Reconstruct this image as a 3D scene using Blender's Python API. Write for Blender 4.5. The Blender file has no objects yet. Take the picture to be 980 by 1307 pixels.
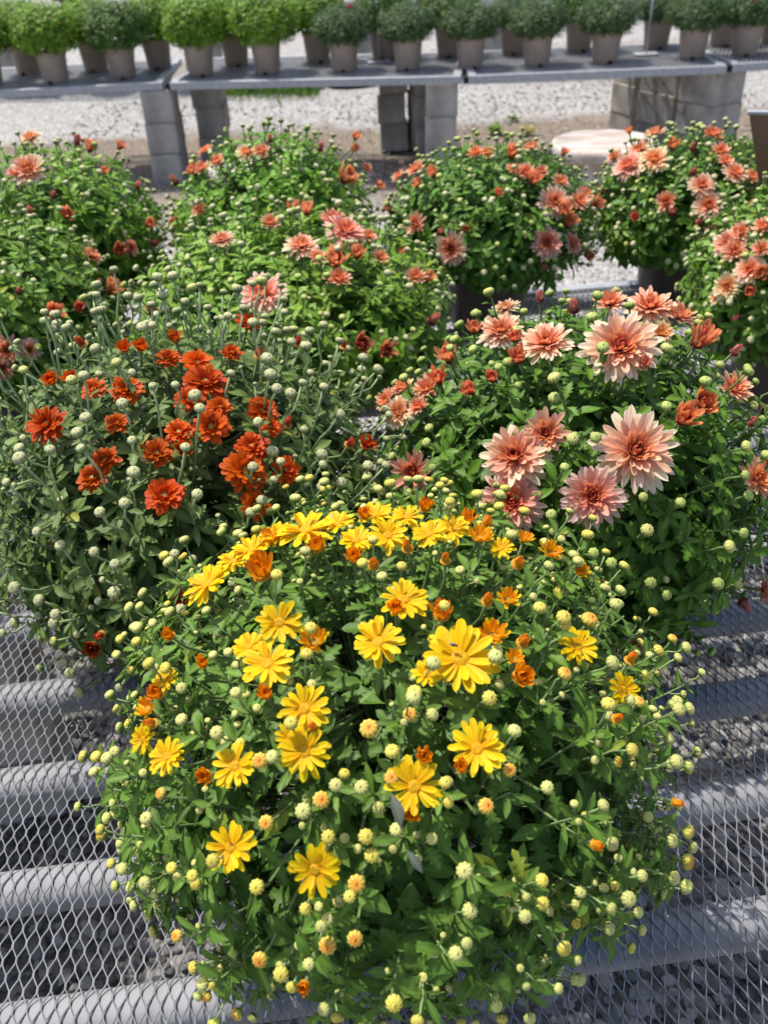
import bpy, math, random
import numpy as np
from mathutils import Matrix, Vector

rng = np.random.default_rng(11)
random.seed(5)
sc = bpy.context.scene
col = sc.collection

# ------------------------------------------------------------------ camera
F = 1150.0                      # focal length in photo pixels (photo 980 x 1307)
H = 1.62                        # eye height
PITCH, ROLL = 35.0, -2.7
TB = 0.615                      # bench height
rot = Matrix.Rotation(math.radians(90 - PITCH), 3, 'X') @ Matrix.Rotation(math.radians(ROLL), 3, 'Z')
cam_d = bpy.data.cameras.new('camera')
cam = bpy.data.objects.new('camera', cam_d)
col.objects.link(cam)
cam.matrix_world = Matrix.Translation((0, 0, H)) @ rot.to_4x4()
cam_d.sensor_fit = 'VERTICAL'
cam_d.sensor_height = 24.0
cam_d.lens = F / 1307 * 24.0
cam_d.clip_start, cam_d.clip_end = 0.02, 500
cam_d.dof.use_dof = True
cam_d.dof.focus_distance = 0.98
cam_d.dof.aperture_fstop = cam_d.lens / 1000 / 0.0042
sc.camera = cam
RN = np.array(rot)
CN = np.array([0, 0, H])

# ------------------------------------------------------------------ light
SUN_EL = math.radians(65)
sh = Vector((-0.74, 0.62)).normalized()
sun_dir = Vector((sh.x * math.cos(SUN_EL), sh.y * math.cos(SUN_EL), math.sin(SUN_EL)))
w = bpy.data.worlds.new('World')
sc.world = w
w.use_nodes = True
nt = w.node_tree
bg = nt.nodes['Background']
sky = nt.nodes.new('ShaderNodeTexSky')
sky.sky_type = 'NISHITA'
sky.sun_disc = False
sky.air_density = 0.75
sky.dust_density = 2.5
sky.ozone_density = 0.6
sky.sun_elevation = SUN_EL
sky.sun_rotation = math.atan2(sun_dir.x, sun_dir.y)
nt.links.new(sky.outputs[0], bg.inputs[0])
bg.inputs[1].default_value = 0.15
sd = bpy.data.lights.new('sun', 'SUN')
sd.energy = 3.3
sd.angle = math.radians(0.6)
sd.color = (1.0, 0.95, 0.87)
sun = bpy.data.objects.new('sun', sd)
col.objects.link(sun)
sun.location = (-3, -1, 6)
sun.rotation_euler = (-sun_dir).to_track_quat('-Z', 'Y').to_euler()
sc.view_settings.view_transform = 'Standard'
sc.view_settings.look = 'None'
sc.view_settings.exposure = 0.72
sc.view_settings.gamma = 1
sc.view_settings.use_curve_mapping = False


# ------------------------------------------------------------------ pixel helpers (a pixel gives a direction; depth comes from what it touches)
def ray(u, v):
    return RN @ np.array([(u - 490) / F, (653.5 - v) / F, -1.0])


def onz(u, v, z):
    d = ray(u, v)
    return CN + d * (z - H) / d[2]


def ony(u, v, y):
    d = ray(u, v)
    return CN + d * y / d[1]


def depth(p):
    return -((np.asarray(p) - CN) @ RN)[2]


def unit(v):
    v = np.asarray(v, float)
    return v / (np.linalg.norm(v) + 1e-9)


# ------------------------------------------------------------------ materials
def nodes_of(name):
    m = bpy.data.materials.new(name)
    m.use_nodes = True
    n = m.node_tree.nodes
    return m, n, m.node_tree.links, n['Principled BSDF']


def plain(name, c, rough=0.6, metal=0.0, var=0.15, scale=20, bump=0.0, bscale=200, spec=0.5):
    """colour with a mottled variation and optional fine relief"""
    m, n, l, b = nodes_of(name)
    tc = n.new('ShaderNodeTexCoord')
    no = n.new('ShaderNodeTexNoise')
    no.inputs['Scale'].default_value = scale
    no.inputs['Detail'].default_value = 6
    l.new(tc.outputs['Object'], no.inputs['Vector'])
    cr = n.new('ShaderNodeValToRGB')
    cr.color_ramp.elements[0].position = 0.3
    cr.color_ramp.elements[1].position = 0.7
    cr.color_ramp.elements[0].color = (*[x * (1 - var) for x in c], 1)
    cr.color_ramp.elements[1].color = (*[min(1, x * (1 + var)) for x in c], 1)
    l.new(no.outputs['Fac'], cr.inputs[0])
    l.new(cr.outputs[0], b.inputs['Base Color'])
    b.inputs['Roughness'].default_value = rough
    b.inputs['Metallic'].default_value = metal
    b.inputs['Specular IOR Level'].default_value = spec
    if bump:
        nb = n.new('ShaderNodeTexNoise')
        nb.inputs['Scale'].default_value = bscale
        nb.inputs['Detail'].default_value = 4
        l.new(tc.outputs['Object'], nb.inputs['Vector'])
        bp = n.new('ShaderNodeBump')
        bp.inputs['Strength'].default_value = bump
        bp.inputs['Distance'].default_value = 0.004
        l.new(nb.outputs['Fac'], bp.inputs['Height'])
        l.new(bp.outputs[0], b.inputs['Normal'])
    return m


def attr_mat(name, rough=0.5, transl=0.0, spec=0.4, vein=0.0, rnd=0.0, nscale=90):
    """colour from the 'Col' attribute x object colour, with translucency for leaf and petal tissue"""
    m, n, l, b = nodes_of(name)
    at = n.new('ShaderNodeAttribute')
    at.attribute_name = 'Col'
    oi = n.new('ShaderNodeObjectInfo')
    mx = n.new('ShaderNodeMix')
    mx.data_type = 'RGBA'
    mx.blend_type = 'MULTIPLY'
    mx.inputs[0].default_value = 1
    l.new(at.outputs['Color'], mx.inputs[6])
    l.new(oi.outputs['Color'], mx.inputs[7])
    tc = n.new('ShaderNodeTexCoord')
    no = n.new('ShaderNodeTexNoise')
    no.inputs['Scale'].default_value = nscale
    no.inputs['Detail'].default_value = 3
    l.new(tc.outputs['Object'], no.inputs['Vector'])
    mr = n.new('ShaderNodeMapRange')
    mr.inputs['From Min'].default_value = 0.3
    mr.inputs['From Max'].default_value = 0.7
    mr.inputs['To Min'].default_value = 0.82
    mr.inputs['To Max'].default_value = 1.15
    l.new(no.outputs['Fac'], mr.inputs[0])
    hs = n.new('ShaderNodeHueSaturation')
    l.new(mx.outputs[2], hs.inputs['Color'])
    l.new(mr.outputs[0], hs.inputs['Value'])
    l.new(hs.outputs[0], b.inputs['Base Color'])
    b.inputs['Roughness'].default_value = rough
    b.inputs['Specular IOR Level'].default_value = spec
    if transl:
        tr = n.new('ShaderNodeBsdfTranslucent')
        l.new(hs.outputs[0], tr.inputs['Color'])
        ms = n.new('ShaderNodeMixShader')
        ms.inputs[0].default_value = transl
        l.new(b.outputs[0], ms.inputs[1])
        l.new(tr.outputs[0], ms.inputs[2])
        l.new(ms.outputs[0], n['Material Output'].inputs['Surface'])
    return m


M_LEAF = attr_mat('leaf_tissue', 0.5, 0.26, 0.26, nscale=60)
M_PETAL = attr_mat('petal_tissue', 0.55, 0.4, 0.25, nscale=120)
M_BUD = attr_mat('bud_scales', 0.6, 0.12, 0.3, nscale=200)
M_STEM = attr_mat('green_stem', 0.6, 0.0, 0.3, nscale=80)
M_STONE = attr_mat('gravel_stone', 0.85, 0.0, 0.25, nscale=70)
M_GALV = plain('galvanised_steel', (0.36, 0.37, 0.39), 0.5, 0.3, 0.16, 35, 0.15, 120)
M_DECK = plain('galvanised_deck_strands', (0.29, 0.30, 0.315), 0.5, 0.2, 0.2, 25)
M_RAIL = plain('grey_painted_rail', (0.25, 0.255, 0.27), 0.65, 0.0, 0.16, 14, 0.2, 60, 0.3)
M_BLOCK = plain('concrete_block_face', (0.37, 0.34, 0.30), 0.92, 0, 0.36, 7, 1.0, 110, 0.2)
M_POT = plain('dark_brown_plastic', (0.075, 0.058, 0.048), 0.45, 0, 0.12, 18)
M_TANPOT = plain('tan_plastic', (0.34, 0.265, 0.215), 0.55, 0, 0.1, 14)
M_SOIL = plain('potting_soil', (0.045, 0.03, 0.02), 0.95, 0, 0.5, 60, 1.0, 90, 0.1)
M_HOLE = plain('dark_hole', (0.012, 0.011, 0.01), 0.9, 0, 0.1)
M_PED = plain('weathered_pale_concrete', (0.50, 0.445, 0.40), 0.9, 0, 0.2, 11, 0.7, 110, 0.2)
def stained():
    m = plain('weathered_pale_concrete', (0.50, 0.445, 0.40), 0.9, 0, 0.2, 11, 0.7, 110, 0.2)
    n, l = m.node_tree.nodes, m.node_tree.links
    tc = n.new('ShaderNodeTexCoord')
    mp = n.new('ShaderNodeMapping')
    mp.inputs['Scale'].default_value = (3, 16, 3)
    mp.inputs['Rotation'].default_value = (0, 0, .6)
    l.new(tc.outputs['Object'], mp.inputs[0])
    no = n.new('ShaderNodeTexNoise')
    no.inputs['Scale'].default_value = 1.6
    no.inputs['Detail'].default_value = 7
    l.new(mp.outputs[0], no.inputs['Vector'])
    cr = n.new('ShaderNodeValToRGB')
    cr.color_ramp.elements[0].position = .42
    cr.color_ramp.elements[1].position = .62
    cr.color_ramp.elements[0].color = (0.38, 0.31, 0.26, 1)
    cr.color_ramp.elements[1].color = (0.58, 0.54, 0.50, 1)
    l.new(no.outputs['Fac'], cr.inputs[0])
    l.new(cr.outputs[0], n['Principled BSDF'].inputs['Base Color'])
    return m


M_PED = stained()
M_GLAZE = plain('brown_glaze', (0.16, 0.075, 0.05), 0.3, 0, 0.3, 6, 0.1, 60)
M_WHITE = plain('white_card', (0.78, 0.78, 0.76), 0.5, 0, 0.03)
M_BLACK = plain('black_plastic', (0.016, 0.016, 0.017), 0.5, 0, 0.2)
M_FLY = plain('fly_body', (0.02, 0.018, 0.016), 0.35, 0, 0.2)
M_WING = plain('fly_wing', (0.06, 0.055, 0.05), 0.5, 0, 0.1)


def ground_mat():
    m, n, l, b = nodes_of('gravel_ground')
    tc = n.new('ShaderNodeTexCoord')
    sx = n.new('ShaderNodeSeparateXYZ')
    l.new(tc.outputs['Object'], sx.inputs[0])
    # stones
    vo = n.new('ShaderNodeTexVoronoi')
    vo.inputs['Scale'].default_value = 55
    l.new(tc.outputs['Object'], vo.inputs['Vector'])
    bw = n.new('ShaderNodeRGBToBW')
    l.new(vo.outputs['Color'], bw.inputs[0])
    g1 = n.new('ShaderNodeValToRGB')
    g1.color_ramp.elements[0].color = (0.19, 0.185, 0.175, 1)
    g1.color_ramp.elements[1].color = (0.48, 0.47, 0.45, 1)
    g1.color_ramp.elements[0].position = 0.15
    g1.color_ramp.elements[1].position = 0.8
    l.new(bw.outputs[0], g1.inputs[0])
    # mulch and dirt strips along the benches
    nz = n.new('ShaderNodeTexNoise')
    nz.inputs['Scale'].default_value = 2.2
    nz.inputs['Detail'].default_value = 8
    nz.inputs['Roughness'].default_value = 0.7
    l.new(tc.outputs['Object'], nz.inputs['Vector'])
    md = n.new('ShaderNodeMath')
    md.operation = 'MULTIPLY_ADD'
    md.inputs[1].default_value = 1.0
    l.new(nz.outputs['Fac'], md.inputs[0])
    l.new(sx.outputs['Y'], md.inputs[2])
    rp = n.new('ShaderNodeValToRGB')
    r = rp.color_ramp
    r.elements[0].position = 0.0
    r.elements[0].color = (0.1, 0.1, 0.1, 1)
    r.elements[1].position = 1.0
    r.elements[1].color = (0.0, 0, 0, 1)
    for pos, val in ((5.6, .15), (6.4, .75), (8.15, .95), (8.5, .08), (10.2, 0.05), (10.7, .6), (11.8, .6), (12.3, .05)):
        e = r.elements.new(pos / 20)
        e.color = (val, val, val, 1)
    dv = n.new('ShaderNodeMath')
    dv.operation = 'DIVIDE'
    dv.inputs[1].default_value = 20
    l.new(md.outputs[0], dv.inputs[0])
    l.new(dv.outputs[0], rp.inputs[0])
    n2 = n.new('ShaderNodeTexNoise')
    n2.inputs['Scale'].default_value = 40
    n2.inputs['Detail'].default_value = 6
    l.new(tc.outputs['Object'], n2.inputs['Vector'])
    dr = n.new('ShaderNodeValToRGB')
    dr.color_ramp.elements[0].position = 0.35
    dr.color_ramp.elements[1].position = 0.68
    dr.color_ramp.elements[0].color = (0.09, 0.068, 0.048, 1)
    dr.color_ramp.elements[1].color = (0.30, 0.24, 0.175, 1)
    l.new(n2.outputs['Fac'], dr.inputs[0])
    mx = n.new('ShaderNodeMix')
    mx.data_type = 'RGBA'
    l.new(rp.outputs[0], mx.inputs[0])
    l.new(g1.outputs[0], mx.inputs[6])
    l.new(dr.outputs[0], mx.inputs[7])
    l.new(mx.outputs[2], b.inputs['Base Color'])
    b.inputs['Roughness'].default_value = 0.95
    b.inputs['Specular IOR Level'].default_value = 0.2
    bp = n.new('ShaderNodeBump')
    bp.inputs['Strength'].default_value = 0.9
    bp.inputs['Distance'].default_value = 0.015
    bp.invert = True
    l.new(vo.outputs['Distance'], bp.inputs['Height'])
    l.new(bp.outputs[0], b.inputs['Normal'])
    return m


# ------------------------------------------------------------------ mesh helpers
def mesh_np(name, V, Fc, mat, C=None, smooth=True):
    V = np.ascontiguousarray(V, np.float32)
    Fc = np.ascontiguousarray(Fc, np.int32)
    me = bpy.data.meshes.new(name)
    k = Fc.shape[1]
    me.vertices.add(len(V))
    me.vertices.foreach_set('co', V.ravel())
    me.loops.add(Fc.size)
    me.loops.foreach_set('vertex_index', Fc.ravel())
    me.polygons.add(len(Fc))
    me.polygons.foreach_set('loop_start', np.arange(0, Fc.size, k, dtype=np.int32))
    me.polygons.foreach_set('loop_total', np.full(len(Fc), k, np.int32))
    me.polygons.foreach_set('use_smooth', np.full(len(Fc), smooth, bool))
    if C is not None:
        a = me.attributes.new('Col', 'FLOAT_COLOR', 'POINT')
        a.data.foreach_set('color', np.c_[C, np.ones(len(C))].astype(np.float32).ravel())
    me.update(calc_edges=True)
    me.materials.append(mat)
    return me


def link(name, me, parent=None, M=None, loc=None, color=None):
    o = bpy.data.objects.new(name, me)
    col.objects.link(o)
    if parent is not None:
        o.parent = parent
    if M is not None:
        o.matrix_local = M
    elif loc is not None:
        o.location = loc
    if color is not None:
        o.color = (*color, 1)
    return o


def tag(o, label=None, cat=None, group=None, kind=None):
    for k, v in (('label', label), ('category', cat), ('group', group), ('kind', kind)):
        if v:
            o[k] = v
    return o


def tris(Q):
    Q = np.asarray(Q)
    return np.r_[Q[:, [0, 1, 2]], Q[:, [0, 2, 3]]]


class Acc:
    def __init__(s):
        s.V, s.F, s.C, s.n = [], [], [], 0

    def raw(s, V, Fc, c=(1, 1, 1)):
        V = np.asarray(V, float)
        s.V.append(V)
        s.F.append(np.asarray(Fc) + s.n)
        c = np.asarray(c, float)
        s.C.append(np.tile(c, (len(V), 1)) if c.ndim == 1 else c)
        s.n += len(V)

    def inst(s, t, Ms, cols=None):
        Ms = np.asarray(Ms)
        if len(Ms) == 0:
            return
        V = np.einsum('kij,vj->kvi', Ms[:, :3, :3], t[0]) + Ms[:, None, :3, 3]
        k, v = V.shape[:2]
        s.V.append(V.reshape(-1, 3))
        s.F.append((t[1][None] + (np.arange(k) * v)[:, None, None]).reshape(-1, 3) + s.n)
        C = np.tile(t[2][None], (k, 1, 1))
        if cols is not None:
            C = C * np.asarray(cols)[:, None, :]
        s.C.append(C.reshape(-1, 3))
        s.n += k * v

    def mesh(s, name, mat, smooth=True):
        return mesh_np(name, np.concatenate(s.V), np.concatenate(s.F), mat, np.concatenate(s.C), smooth)


def frame(pos, x, z, sx=1, sy=None, sz=None):
    """4x4 with local X along x and local Z near z"""
    x = unit(x)
    y = unit(np.cross(z, x))
    zz = np.cross(x, y)
    sy = sx if sy is None else sy
    sz = sx if sz is None else sz
    m = np.eye(4)
    m[:3, 0], m[:3, 1], m[:3, 2], m[:3, 3] = x * sx, y * sy, zz * sz, pos
    return m


def box(x0, x1, y0, y1, z0, z1, bev=0.0):
    """box with chamfered edges (triangles)"""
    if bev <= 0:
        V = np.array([(x, y, z) for z in (z0, z1) for y in (y0, y1) for x in (x0, x1)], float)
        Q = [(0, 2, 3, 1), (4, 5, 7, 6), (0, 1, 5, 4), (2, 6, 7, 3), (0, 4, 6, 2), (1, 3, 7, 5)]
        return V, tris(Q)
    import bmesh
    bm = bmesh.new()
    bmesh.ops.create_cube(bm, size=1)
    for v in bm.verts:
        v.co = ((x0 + x1) / 2 + v.co.x * (x1 - x0), (y0 + y1) / 2 + v.co.y * (y1 - y0), (z0 + z1) / 2 + v.co.z * (z1 - z0))
    bmesh.ops.bevel(bm, geom=bm.edges[:], offset=bev, segments=1, affect='EDGES', profile=0.5)
    bmesh.ops.triangulate(bm, faces=bm.faces[:])
    bm.verts.index_update()
    V = np.array([v.co[:] for v in bm.verts])
    Fc = np.array([[v.index for v in f.verts] for f in bm.faces])
    bm.free()
    return V, Fc


def lathe(prof, seg=32, cap=True):
    prof = np.asarray(prof, float)
    a = np.linspace(0, 2 * np.pi, seg, endpoint=False)
    V = np.stack([np.outer(prof[:, 0], np.cos(a)), np.outer(prof[:, 0], np.sin(a)), np.repeat(prof[:, 1][:, None], seg, 1)], -1).reshape(-1, 3)
    Q = []
    for i in range(len(prof) - 1):
        for j in range(seg):
            k = (j + 1) % seg
            Q.append((i * seg + j, i * seg + k, (i + 1) * seg + k, (i + 1) * seg + j))
    return V, tris(Q)


def tube(P, r, seg=6):
    P = np.asarray(P, float)
    r = np.broadcast_to(r, (len(P),))
    T = np.gradient(P, axis=0)
    T /= np.linalg.norm(T, axis=1)[:, None] + 1e-9
    ref = np.array([0.31, 0.12, 0.2]) if abs(T[0][2]) > .8 else np.array([0, 0, 1.0])
    X = np.cross(T, ref)
    X /= np.linalg.norm(X, axis=1)[:, None] + 1e-9
    Y = np.cross(T, X)
    a = np.linspace(0, 2 * np.pi, seg, endpoint=False)
    V = P[:, None] + r[:, None, None] * (np.cos(a)[None, :, None] * X[:, None] + np.sin(a)[None, :, None] * Y[:, None])
    Q = []
    n = len(P)
    for i in range(n - 1):
        for j in range(seg):
            k = (j + 1) % seg
            Q.append((i * seg + j, i * seg + k, (i + 1) * seg + k, (i + 1) * seg + j))
    V = np.r_[V.reshape(-1, 3), P[[0, -1]]]
    Fc = tris(Q)
    e = [(n * seg, (j + 1) % seg, j) for j in range(seg)] + [(n * seg + 1, (n - 1) * seg + j, (n - 1) * seg + (j + 1) % seg) for j in range(seg)]
    return V, np.r_[Fc, e]


# ------------------------------------------------------------------ ground
NX, NY = 70, 70
gx = np.r_[-90, -40, -20, np.linspace(-8, 8, NX), 20, 40, 90]
gy = np.r_[-60, -20, -6, np.linspace(-2, 16, NY), 30, 60, 160]
GX, GY = np.meshgrid(gx, gy)
GZ = 0.012 * np.sin(GX * 1.7 + 1) * np.cos(GY * 1.3) + 0.006 * rng.normal(size=GX.shape)
GZ -= 0.02
V = np.stack([GX, GY, GZ], -1).reshape(-1, 3)
W_ = len(gx)
Q = [(j * W_ + i, j * W_ + i + 1, (j + 1) * W_ + i + 1, (j + 1) * W_ + i) for j in range(len(gy) - 1) for i in range(W_ - 1)]
tag(link('ground', mesh_np('ground', V, np.array(Q), ground_mat())), 'grey gravel ground with strips of brown mulch under the benches', 'ground', kind='structure')


# gravel stones lying on the ground
def stone_templates(k=7):
    import bmesh
    out = []
    for i in range(k):
        bm = bmesh.new()
        bmesh.ops.create_icosphere(bm, subdivisions=1, radius=1)
        for v in bm.verts:
            v.co = v.co * (0.72 + 0.5 * rng.random())
            v.co.z *= 0.62
            v.co.x *= 1.15
        bm.verts.index_update()
        V = np.array([v.co[:] for v in bm.verts])
        Fc = np.array([[v.index for v in f.verts] for f in bm.faces])
        bm.free()
        out.append((V, Fc, np.ones_like(V)))
    return out


ST = stone_templates()


def scatter_stones(acc, n, x0, x1, y0, y1, s0, s1, zj, gmin=.08):
    for t in ST:
        k = n // len(ST)
        s = s0 + (s1 - s0) * rng.random(k) ** 2.2
        Ms = np.zeros((k, 4, 4))
        a = rng.random(k) * 6.28
        b = rng.normal(size=k) * .35
        c_, s_ = np.cos(a), np.sin(a)
        cb, sb = np.cos(b), np.sin(b)
        Rz = np.zeros((k, 3, 3))
        Rz[:, 0, 0], Rz[:, 0, 1], Rz[:, 1, 0], Rz[:, 1, 1], Rz[:, 2, 2] = c_, -s_, s_, c_, 1
        Rx = np.zeros((k, 3, 3))
        Rx[:, 0, 0], Rx[:, 1, 1], Rx[:, 1, 2], Rx[:, 2, 1], Rx[:, 2, 2] = 1, cb, -sb, sb, cb
        Ms[:, :3, :3] = (Rz @ Rx) * s[:, None, None]
        Ms[:, 0, 3] = x0 + (x1 - x0) * rng.random(k)
        Ms[:, 1, 3] = y0 + (y1 - y0) * rng.random(k)
        Ms[:, 2, 3] = -0.012 + rng.random(k) * zj
        g = gmin + 0.26 * rng.random(k) ** 1.6
        cc = np.c_[g * (1.02 + .10 * rng.random(k)), g, g * (0.86 + .14 * rng.random(k))]
        acc.inst(t, Ms, cc)


a = Acc()
scatter_stones(a, 15000, -1.3, 1.45, 0.3, 2.3, 0.007, 0.021, 0.012)
scatter_stones(a, 7000, -2.6, 3.4, 2.3, 9.3, 0.006, 0.016, 0.004, .2)
tag(link('gravel', a.mesh('gravel', M_STONE, False)), 'loose angular grey gravel stones lying below the benches', 'gravel', kind='stuff')


# ------------------------------------------------------------------ benches of expanded metal
def expanded_metal(name, x0, x1, y0, y1, swd=0.0155, lwd=0.039, sw=0.0014, th=0.0020, mat=M_DECK):
    half = swd / 2
    ns = int((x1 - x0) / half)
    npd = int(math.ceil((y1 - y0) / (lwd / 2)))
    b = 0.17 * lwd / 2                                 # bond length
    ys, ph = [], []
    for j in range(npd + 1):
        yy = y0 + j * lwd / 2
        ys += [yy - b, yy + b]
        ph += [j % 2, j % 2]
    ys, ph = np.array(ys), np.array(ph)
    keep = (ys >= y0) & (ys <= y1)
    ys, ph = ys[keep], ph[keep]
    m = len(ys)
    k = np.arange(ns)[:, None]
    side = (ph[None, :] + k) % 2                       # neighbouring strands meet at every bond
    xc = x0 + (k + side) * half + np.where(side == 0, sw * .42, -sw * .42)
    z = np.where(side == 0, 0.0006, -0.0006) + 0 * xc
    yb = ys[None, :] + 0 * xc
    h = sw / 2
    V = np.stack([np.stack([xc - h, yb, z - th / 2], -1), np.stack([xc - h, yb, z + th / 2 + .0004], -1),
                  np.stack([xc + h, yb, z + th / 2 - .0004], -1), np.stack([xc + h, yb, z - th / 2], -1)], 2)   # ns,m,4,3
    idx = np.arange(ns * m * 4).reshape(ns, m, 4)
    Qs = []
    for c in range(4):
        d = (c + 1) % 4
        Qs.append(np.stack([idx[:, :-1, c], idx[:, 1:, c], idx[:, 1:, d], idx[:, :-1, d]], -1).reshape(-1, 4))
    return mesh_np(name, V.reshape(-1, 3), np.concatenate(Qs[:3]), mat, None, False)


YAW = math.radians(5.5)
bench = bpy.data.objects.new('plant_bench', None)
col.objects.link(bench)
bench.location = (0, 0, 0)
bench.rotation_euler = (0, 0, YAW)
tag(bench, 'grey expanded metal bench on round rails carrying the blooming mums', 'bench', 'expanded metal plant benches')


def to_bench(p):
    c, s = math.cos(-YAW), math.sin(-YAW)
    return np.array([c * p[0] - s * p[1], s * p[0] + c * p[1], p[2]])


YB = to_bench(onz(735, 366, TB))[1]
BX0, BX1, BY0 = -1.5, 1.75, 0.12
dk = link('mesh_deck', expanded_metal('mesh_deck', BX0, BX1, BY0, YB - 0.03), bench, loc=(0, 0, TB))
tag(dk, kind='stuff')
# round cross rails below the deck
yr = to_bench(onz(0, 1146, TB - 0.03))[1]
RR = 0.0255
prof = []
for k in range(16):
    t = 2 * math.pi * k / 16
    c, s = math.cos(t), math.sin(t)
    prof.append((RR * 1.12 * math.copysign(abs(c) ** .9, c), RR * .95 * math.copysign(abs(s) ** .85, s)))
prof = np.array(prof)
Vr = np.concatenate([np.c_[np.full(16, x), prof] for x in (BX0, BX1)])
Fr = tris([(j, (j + 1) % 16, 16 + (j + 1) % 16, 16 + j) for j in range(16)])
rail_me = mesh_np('cross_rail', Vr, Fr, M_RAIL)
SP = 0.171
k = 0
for i in range(-3, 12):
    y = yr + i * SP
    if BY0 + .02 < y < YB - .05:
        link('cross_rail', rail_me, bench, loc=(0, y, TB - 0.0015 - RR * .95))
for nm, bx in (('edge_bar', (BX0, BX1, YB - .032, YB + .006, TB - .04, TB + .004)), ('edge_bar', (BX0, BX1, BY0 - .035, BY0 + .002, TB - .04, TB + .004)),
               ('side_bar', (BX0 - .035, BX0 - .001, BY0, YB, TB - .055, TB + .003)), ('side_bar', (BX1 + .001, BX1 + .035, BY0, YB, TB - .055, TB + .003))):
    v, f = box(*bx, bev=.003)
    link(nm, mesh_np(nm, v, f, M_GALV, None, False), bench)
# flat joint plate on the deck by the right-hand mum
p = to_bench(onz(972, 462, TB))
v, f = box(p[0] - .055, p[0] + .16, p[1] - .05, p[1] + .05, TB + .002, TB + .007, .002)
link('joint_plate', mesh_np('joint_plate', v, f, M_RAIL, None, False), bench)


# concrete block piers
def block_me(wx, wy, hz):
    v, f = box(-wx / 2, wx / 2, -wy / 2, wy / 2, 0, hz, .006)
    return mesh_np('concrete_block', v, f, M_BLOCK, None, False)


def pier(x, y, rz, sizes, label, group='concrete block piers holding up the benches', top=None):
    o = bpy.data.objects.new('block_pier', None)
    col.objects.link(o)
    o.location = (x, y, 0)
    o.rotation_euler = (0, 0, math.radians(rz))
    z = -0.025
    tot = sum(s[2] for s in sizes)
    g = ((top if top else tot) - z) / tot
    for i, (wx, wy, hz) in enumerate(sizes):
        hz *= g
        b = link('concrete_block', block_me(wx, wy, hz - .002), o)
        b.location = (random.uniform(-.008, .008), random.uniform(-.008, .008), z)
        b.rotation_euler = (0, 0, math.radians(random.uniform(-2.5, 2.5)))
        z += hz
    tag(o, label, 'block pier', group)
    return o


S = (0.2, 0.4, 0.2)
T_ = TB - 0.057
pier(-0.93, 1.30, 8, [(.4, .2, .2)] * 3, 'block pier in the shade under the near bench beside the orange mum', top=T_)
pier(1.35, 0.9, 5, [S] * 3, 'block pier under the right end of the near bench', top=T_)
pier(-0.6, 2.2, 5, [S] * 3, 'block pier under the rear of the near bench below the coral mums', top=T_)


# far benches
def far_bench(ax, ay, bx, by, depth_, label, z=TB, group='expanded metal plant benches'):
    o = bpy.data.objects.new('plant_bench', None)
    col.objects.link(o)
    o.location = (ax, ay, 0)
    o.rotation_euler = (0, 0, math.atan2(by - ay, bx - ax))
    L = math.hypot(bx - ax, by - ay)
    d = link('mesh_deck', expanded_metal('mesh_deck', .03, L - .03, .03, depth_ - .03, swd=.031, lwd=.0625, sw=.0052, th=.003), o, loc=(0, 0, z - .004))
    tag(d, kind='stuff')
    for nm, b in (('front_rail', (0, L, -.002, .028, z - .045, z + .002)), ('back_rail', (0, L, depth_ - .028, depth_ + .002, z - .045, z + .002)),
                  ('side_rail', (.001, .05, .029, depth_ - .029, z - .04, z + .006)), ('side_rail', (L - .05, L - .001, .029, depth_ - .029, z - .04, z + .006))):
        v, f = box(*b, bev=.003)
        link(nm, mesh_np(nm, v, f, M_GALV, None, False), o)
    v, f = box(-.028, -.001, .004, .05, z - .043, z - .004, .002)
    link('dark_hollow_end', mesh_np('dark_hollow_end', v, f, M_HOLE, None, False), o)  # near-black box standing in for the shade inside the hollow rail end
    for i in range(1, 6):
        y = depth_ * i / 6
        v, f = tube([(.03, y, z - .026), (L - .03, y, z - .026)], .018, 8)
        link('cross_rail', mesh_np('cross_rail', v, f, M_RAIL), o)
    tag(o, label, 'bench', group)
    return o


GB = 'expanded metal plant benches'
far_bench(-3.2, 6.30, -1.29, 6.35, .95, 'metal bench carrying the bright yellow-green mums without a sign')
far_bench(-1.24, 6.33, .60, 6.07, .95, 'metal bench between block piers with a white sign card standing on it')
far_bench(.645, 6.06, 2.215, 6.0, .95, 'metal bench with a thin metal sign stem and three block piers at one end')
far_bench(2.265, 6.04, 4.2, 6.18, .95, 'metal bench beyond the three clustered block piers')
far_bench(-6.6, 9.75, -.6, 9.65, 1.0, 'metal bench in the rear row behind the yellow-green mums')
far_bench(-.5, 9.65, 5.6, 9.55, 1.0, 'metal bench in the rear row behind the dark green mums')

TF = TB - 0.046
pier(*onz(213, 232, 0)[:2] + np.array([0, .2]), 4, [S] * 3, 'tall front block pier under the joint beside the yellow-green mums', top=TF)
pier(-1.1, 6.98, 4, [S] * 3, 'block pier standing behind the tall front one, in shade', top=TF)
pier(.50, 6.32, -3, [S] * 3, 'block pier below the joint near the white sign card', top=TF)
pier(.44, 6.98, 9, [(.2, .34, .2)] * 3, 'tilted narrow block pier just behind the one below the card', top=TF)
pier(.20, 7.08, 0, [(.2, .2, .2)] * 3, 'shaded rear block pier left of the tilted narrow one', top=TF)
pier(ony(905, 135, 6.25)[0], 6.25, 28, [(.27, .3, .2)] * 3, 'turned wide block pier under the corner of the bench', top=TF)
pier(ony(847, 125, 6.62)[0], 6.62, 32, [(.17, .32, .2)] * 3, 'striped narrow block pier between two other piers', top=TF)
pier(ony(808, 118, 7.0)[0], 7.0, 24, [(.2, .25, .2)] * 3, 'rear block pier of the cluster of three, in shade', top=TF)
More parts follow.
